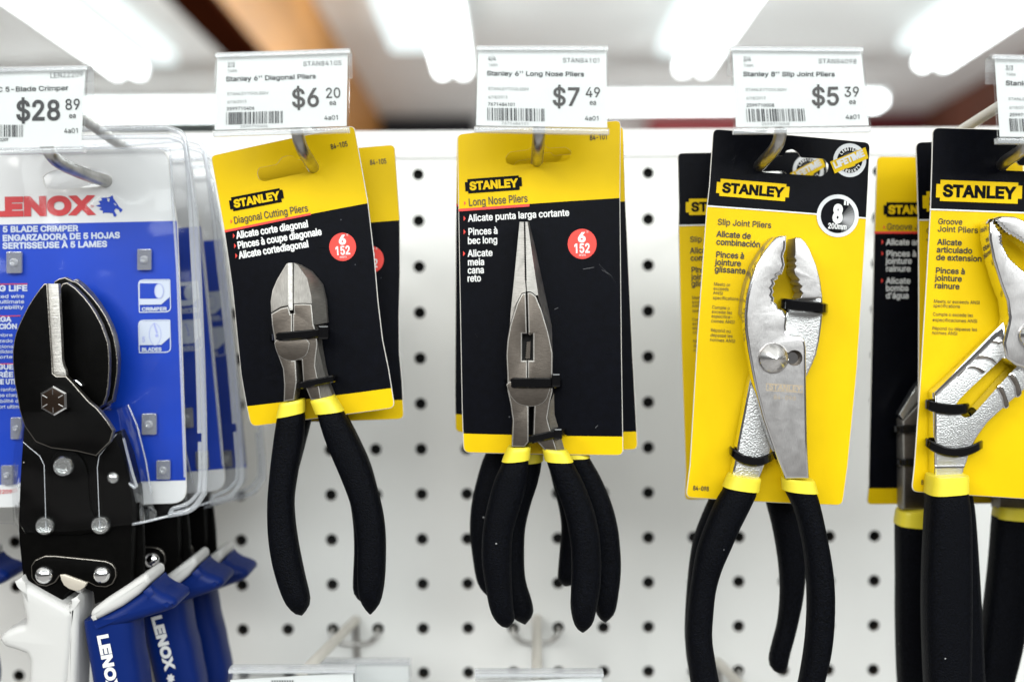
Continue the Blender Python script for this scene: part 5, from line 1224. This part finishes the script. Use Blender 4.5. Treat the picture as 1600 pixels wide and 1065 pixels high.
def empty_hook(label, root_px, tip_px, tipY):
    e = at(*root_px, -.003); w = at(*tip_px, tipY)
    r = thing('peg_hook', e, label, 'hook', 'wire peg hooks on the board')
    m = MB(); m.tube([e, e.lerp(w, .5), w], .0026, CREAMW, 12); m.build('label_wire', r, 60)
    base = e + Vector((0.0006, 0, -.031))
    q = base + Vector((0, -.15, .016))
    m = MB(); m.tube([base, base.lerp(q, .5), q, q + Vector((0, -.010, .012))], .0026, WIREM, 12); m.build('product_wire', r, 60)
    bracket(r, e, base)
empty_hook('empty lower hook below the diagonal cutting pliers, seen from above', (556, 968), (472, 1052), -.125)
empty_hook('empty lower hook below the long nose pliers, wire pointing straight out', (839, 966), (839, 1090), -.155)
empty_hook('empty lower hook half hidden behind the left grip of the slip joint pliers', (1122, 1034), (1215, 1130), -.13)

# ------------------------------------------------------------------ price labels in clear sleeves
def label_holder(label, quad, Y, rows=None, raw=None, blank=False):
    TL, TR, BR, BL = [Vector(q) for q in quad]
    def q(u, v):
        p = TL * (1 - u) * (1 - v) + TR * u * (1 - v) + BR * u * v + BL * (1 - u) * v
        return (p.x, p.y)
    r = thing('price_label', at(*q(.5, 1), Y), label, 'price label', 'price labels in clear sleeves')
    m = MB(); m.plate([q(.014, .12 if blank else .035), q(.985, .035), q(.985, .925), q(.014, .925)], Y, .0003, PAPER); pp = m.build('paper_label', r, 0)
    m = MB(); m.plate(rounded([q(0, 0), q(1, 0), q(1, 1), q(0, 1)], 2, 3), Y - .0016, .0007, SLEEVE)
    m.plate(rounded([q(0, .0), q(1, .0), q(1, 1), q(0, 1)], 2, 3), Y + .0008, .0007, SLEEVE)
    m.build('clear_sleeve', r, 0)
    m = MB()
    m.plate([q(0.0, .935), q(1, .935), q(1, 1), q(0.0, 1)], Y - .0022, .0036, LIP, bevel=.0004)
    # top edge folds back and down like a hook
    A = []
    for f in range(9):
        a = math.pi * f / 8
        A.append((-.0016 + .0042 - .0042 * math.cos(a), .0012 * math.sin(a)))
    A += [(.0068, -.004), (.0068, -.009)]
    for th in (0, .0006):
        l, rr_ = at(*q(0, .01), Y), at(*q(1, .01), Y)
        R1 = m.ring([l + Vector((0, y + (th if y > .003 else -th) * 0, z - th)) for y, z in A]); R2 = m.ring([rr_ + Vector((0, y, z - th)) for y, z in A])
        m.bridge(R1, R2, LIP, closed=False)
    m.plate([q(0, 0), q(1, 0), q(1, .035), q(0, .035)], Y - .0020, .0009, LIP)
    m.build('sleeve_lip', r, 50)
    k = MB(); kb = MB(); kp = MB(); Yk = Y - .00025
    def T(x, y):                                # from the layout of the 6.20 label
        v = (y - (86 - 8 * (x - 337) / 210)) / (127 + 2 * (x - 337) / 210); u = (x - 337 + 5 * v) / (210 + 3 * v)
        return q(u, v)
    sc = (TR - TL).length / 210.0
    def tx(t, x0, y0, x1, y1, h, mt, b): (kp if mt is PRICE else k).text(t, *T(x0, y0), *T(x1, y1), h * sc, Yk, mt, b)
    rnd = random.Random(label)
    def bars(x0, y0, x1, y1, h0, h1):
        x = 0.0
        while x < 1:
            w = rnd.choice((.008, .008, .014, .022)); g = rnd.choice((.010, .012, .022, .03))
            xa, xb = x0 + (x1 - x0) * x, x0 + (x1 - x0) * min(1, x + w); ya, yb = y0 + (y1 - y0) * x, y0 + (y1 - y0) * min(1, x + w)
            kb.flat([T(xa, ya), T(xb, yb), T(xb, yb + h1), T(xa, ya + h0)], Yk, INK)
            x += w + g
    if rows:
        qty, code, name, vend, num, big, cents, nx = rows
        tx(qty, 355, 105.8, 367.8, 105.4, 7, INK, .01); tx('TARA', 355.4, 114.2, 371, 113.4, 4.4, FAINT, 0); tx(name, 352.7, 128, nx, 123, 7.2, INK, .035)
        tx(code, 473.7, 104, 535, 102, 7.4, FAINT if 0 else INK, -.005); tx(vend, 354.7, 149.6, 420, 147.6, 4.4, FAINT, 0); tx('6/18/2013', 354.7, 162.2, 385.7, 161, 4.4, FAINT, 0)
        tx(num, 354, 173, 398, 171.8, 5, INK, .02); bars(353.4, 176.2, 444, 173.6, 19.4, 18.6); tx(num, 375, 200, 419, 199, 3.8, FAINT, 0)
        tx(big, 455.8, 168, 501.5, 166.3, 28, PRICE, .03); tx(cents, 508.5, 153.8, 533.5, 152.8, 15.6, PRICE, .015); tx('ea', 515, 165, 526, 164.5, 8.2, PRICE, .01); tx('4a01', 506.7, 188.2, 530.7, 187.4, 7, INK, .01)
    if raw:
        for t, x0, y0, x1, y1, h, mt, b in raw: (kp if h > 15 else k).text(t, x0, y0, x1, y1, h, Yk, mt, b)
        x = -40
        while x < 36:
            w = rnd.choice((.7, .7, 1.3, 2)); g = rnd.choice((.9, 1.2, 2, 2.8))
            kb.flat([(x, 195), (x + w, 195), (x + w, 214), (x, 214)], Yk, INK); x += w + g
    if k.v: k.build('lettering', pp, 0); kb.build('barcode', pp, 0); kp.build('price_figure', pp, 0)
    if blank:
        m = MB()
        for i in range(9): m.flat([q(.34 + i * .02, .12), q(.352 + i * .02, .12), q(.352 + i * .02, .3), q(.34 + i * .02, .3)], Y - .0003, FAINT)
        m.build('barcode', pp, 0)
    return r
YL = -.178
label_holder('price label reading 28.89 at the left edge', [(-70, 109), (136.5, 104), (129.5, 238), (-82, 243)], YL,
     raw=[('LEN22209', 77.9, 122.4, 130.3, 120, 8.6, INK, -.005), ('Lenox HVAC 5-Blade Crimper', -70, 145.5, 107, 141, 7.4, INK, .03), ('$28', 24.7, 188, 95.6, 187, 30, INK, .04), ('89', 101, 171.6, 126.4, 171, 16.4, INK, .02), ('ea', 107.7, 184.8, 119, 184.4, 8, INK, .01), ('4a01', 99.7, 208.3, 123.8, 207.7, 7.4, INK, .01), ('2599722209', -20, 221, 13, 220.4, 4.6, INK, .03)])
label_holder('price label reading 6.20 above the diagonal cutting pliers', [(337, 85), (546.5, 78), (544.5, 206.5), (332, 213)], YL, ('2/2', 'STAN84105', "Stanley 6'' Diagonal Pliers", 'STANLEYTOOLSDIV', '2599710406', '$6', '20', 494.3))
label_holder('price label reading 7.49 above the long nose pliers', [(744.5, 73.5), (950, 73.5), (952, 210), (740.7, 206)], YL, ('4/4', 'STAN84101', "Stanley 6'' Long Nose Pliers", 'STANLEYTOOLSDIV', '7671484101', '$7', '49', 508))
label_holder('price label reading 5.39 above the slip joint pliers', [(1141.5, 74), (1348, 76), (1362, 206), (1147.5, 209)], YL, ('3/4', 'STAN84098', "Stanley 8'' Slip Joint Pliers", 'STANLEYTOOLSDIV', '2599710008', '$5', '39', 498))
label_holder('price label cut off at the right edge, above the groove joint pliers', [(1551, 87), (1757, 92), (1768, 226), (1560, 224)], YL, ('3/3', 'STAN84109', "Stanley 8'' Groove Pliers", 'STANLEYTOOLSDIV', '2599710009', '$8', '99', 494))
label_holder('clear label sleeve at the bottom edge below the diagonal cutting pliers, nearest the camera', [(358, 1046), (554, 1046), (562, 1176), (350, 1178)], YL, blank=True)
label_holder('blurred clear label sleeve at the bottom, behind and right of another sleeve', [(500, 1034), (640, 1034), (644, 1130), (498, 1130)], -.07)
label_holder('clear label sleeve at the bottom edge below the long nose pliers', [(742, 1052), (943, 1052), (950, 1182), (736, 1182)], YL, blank=True)
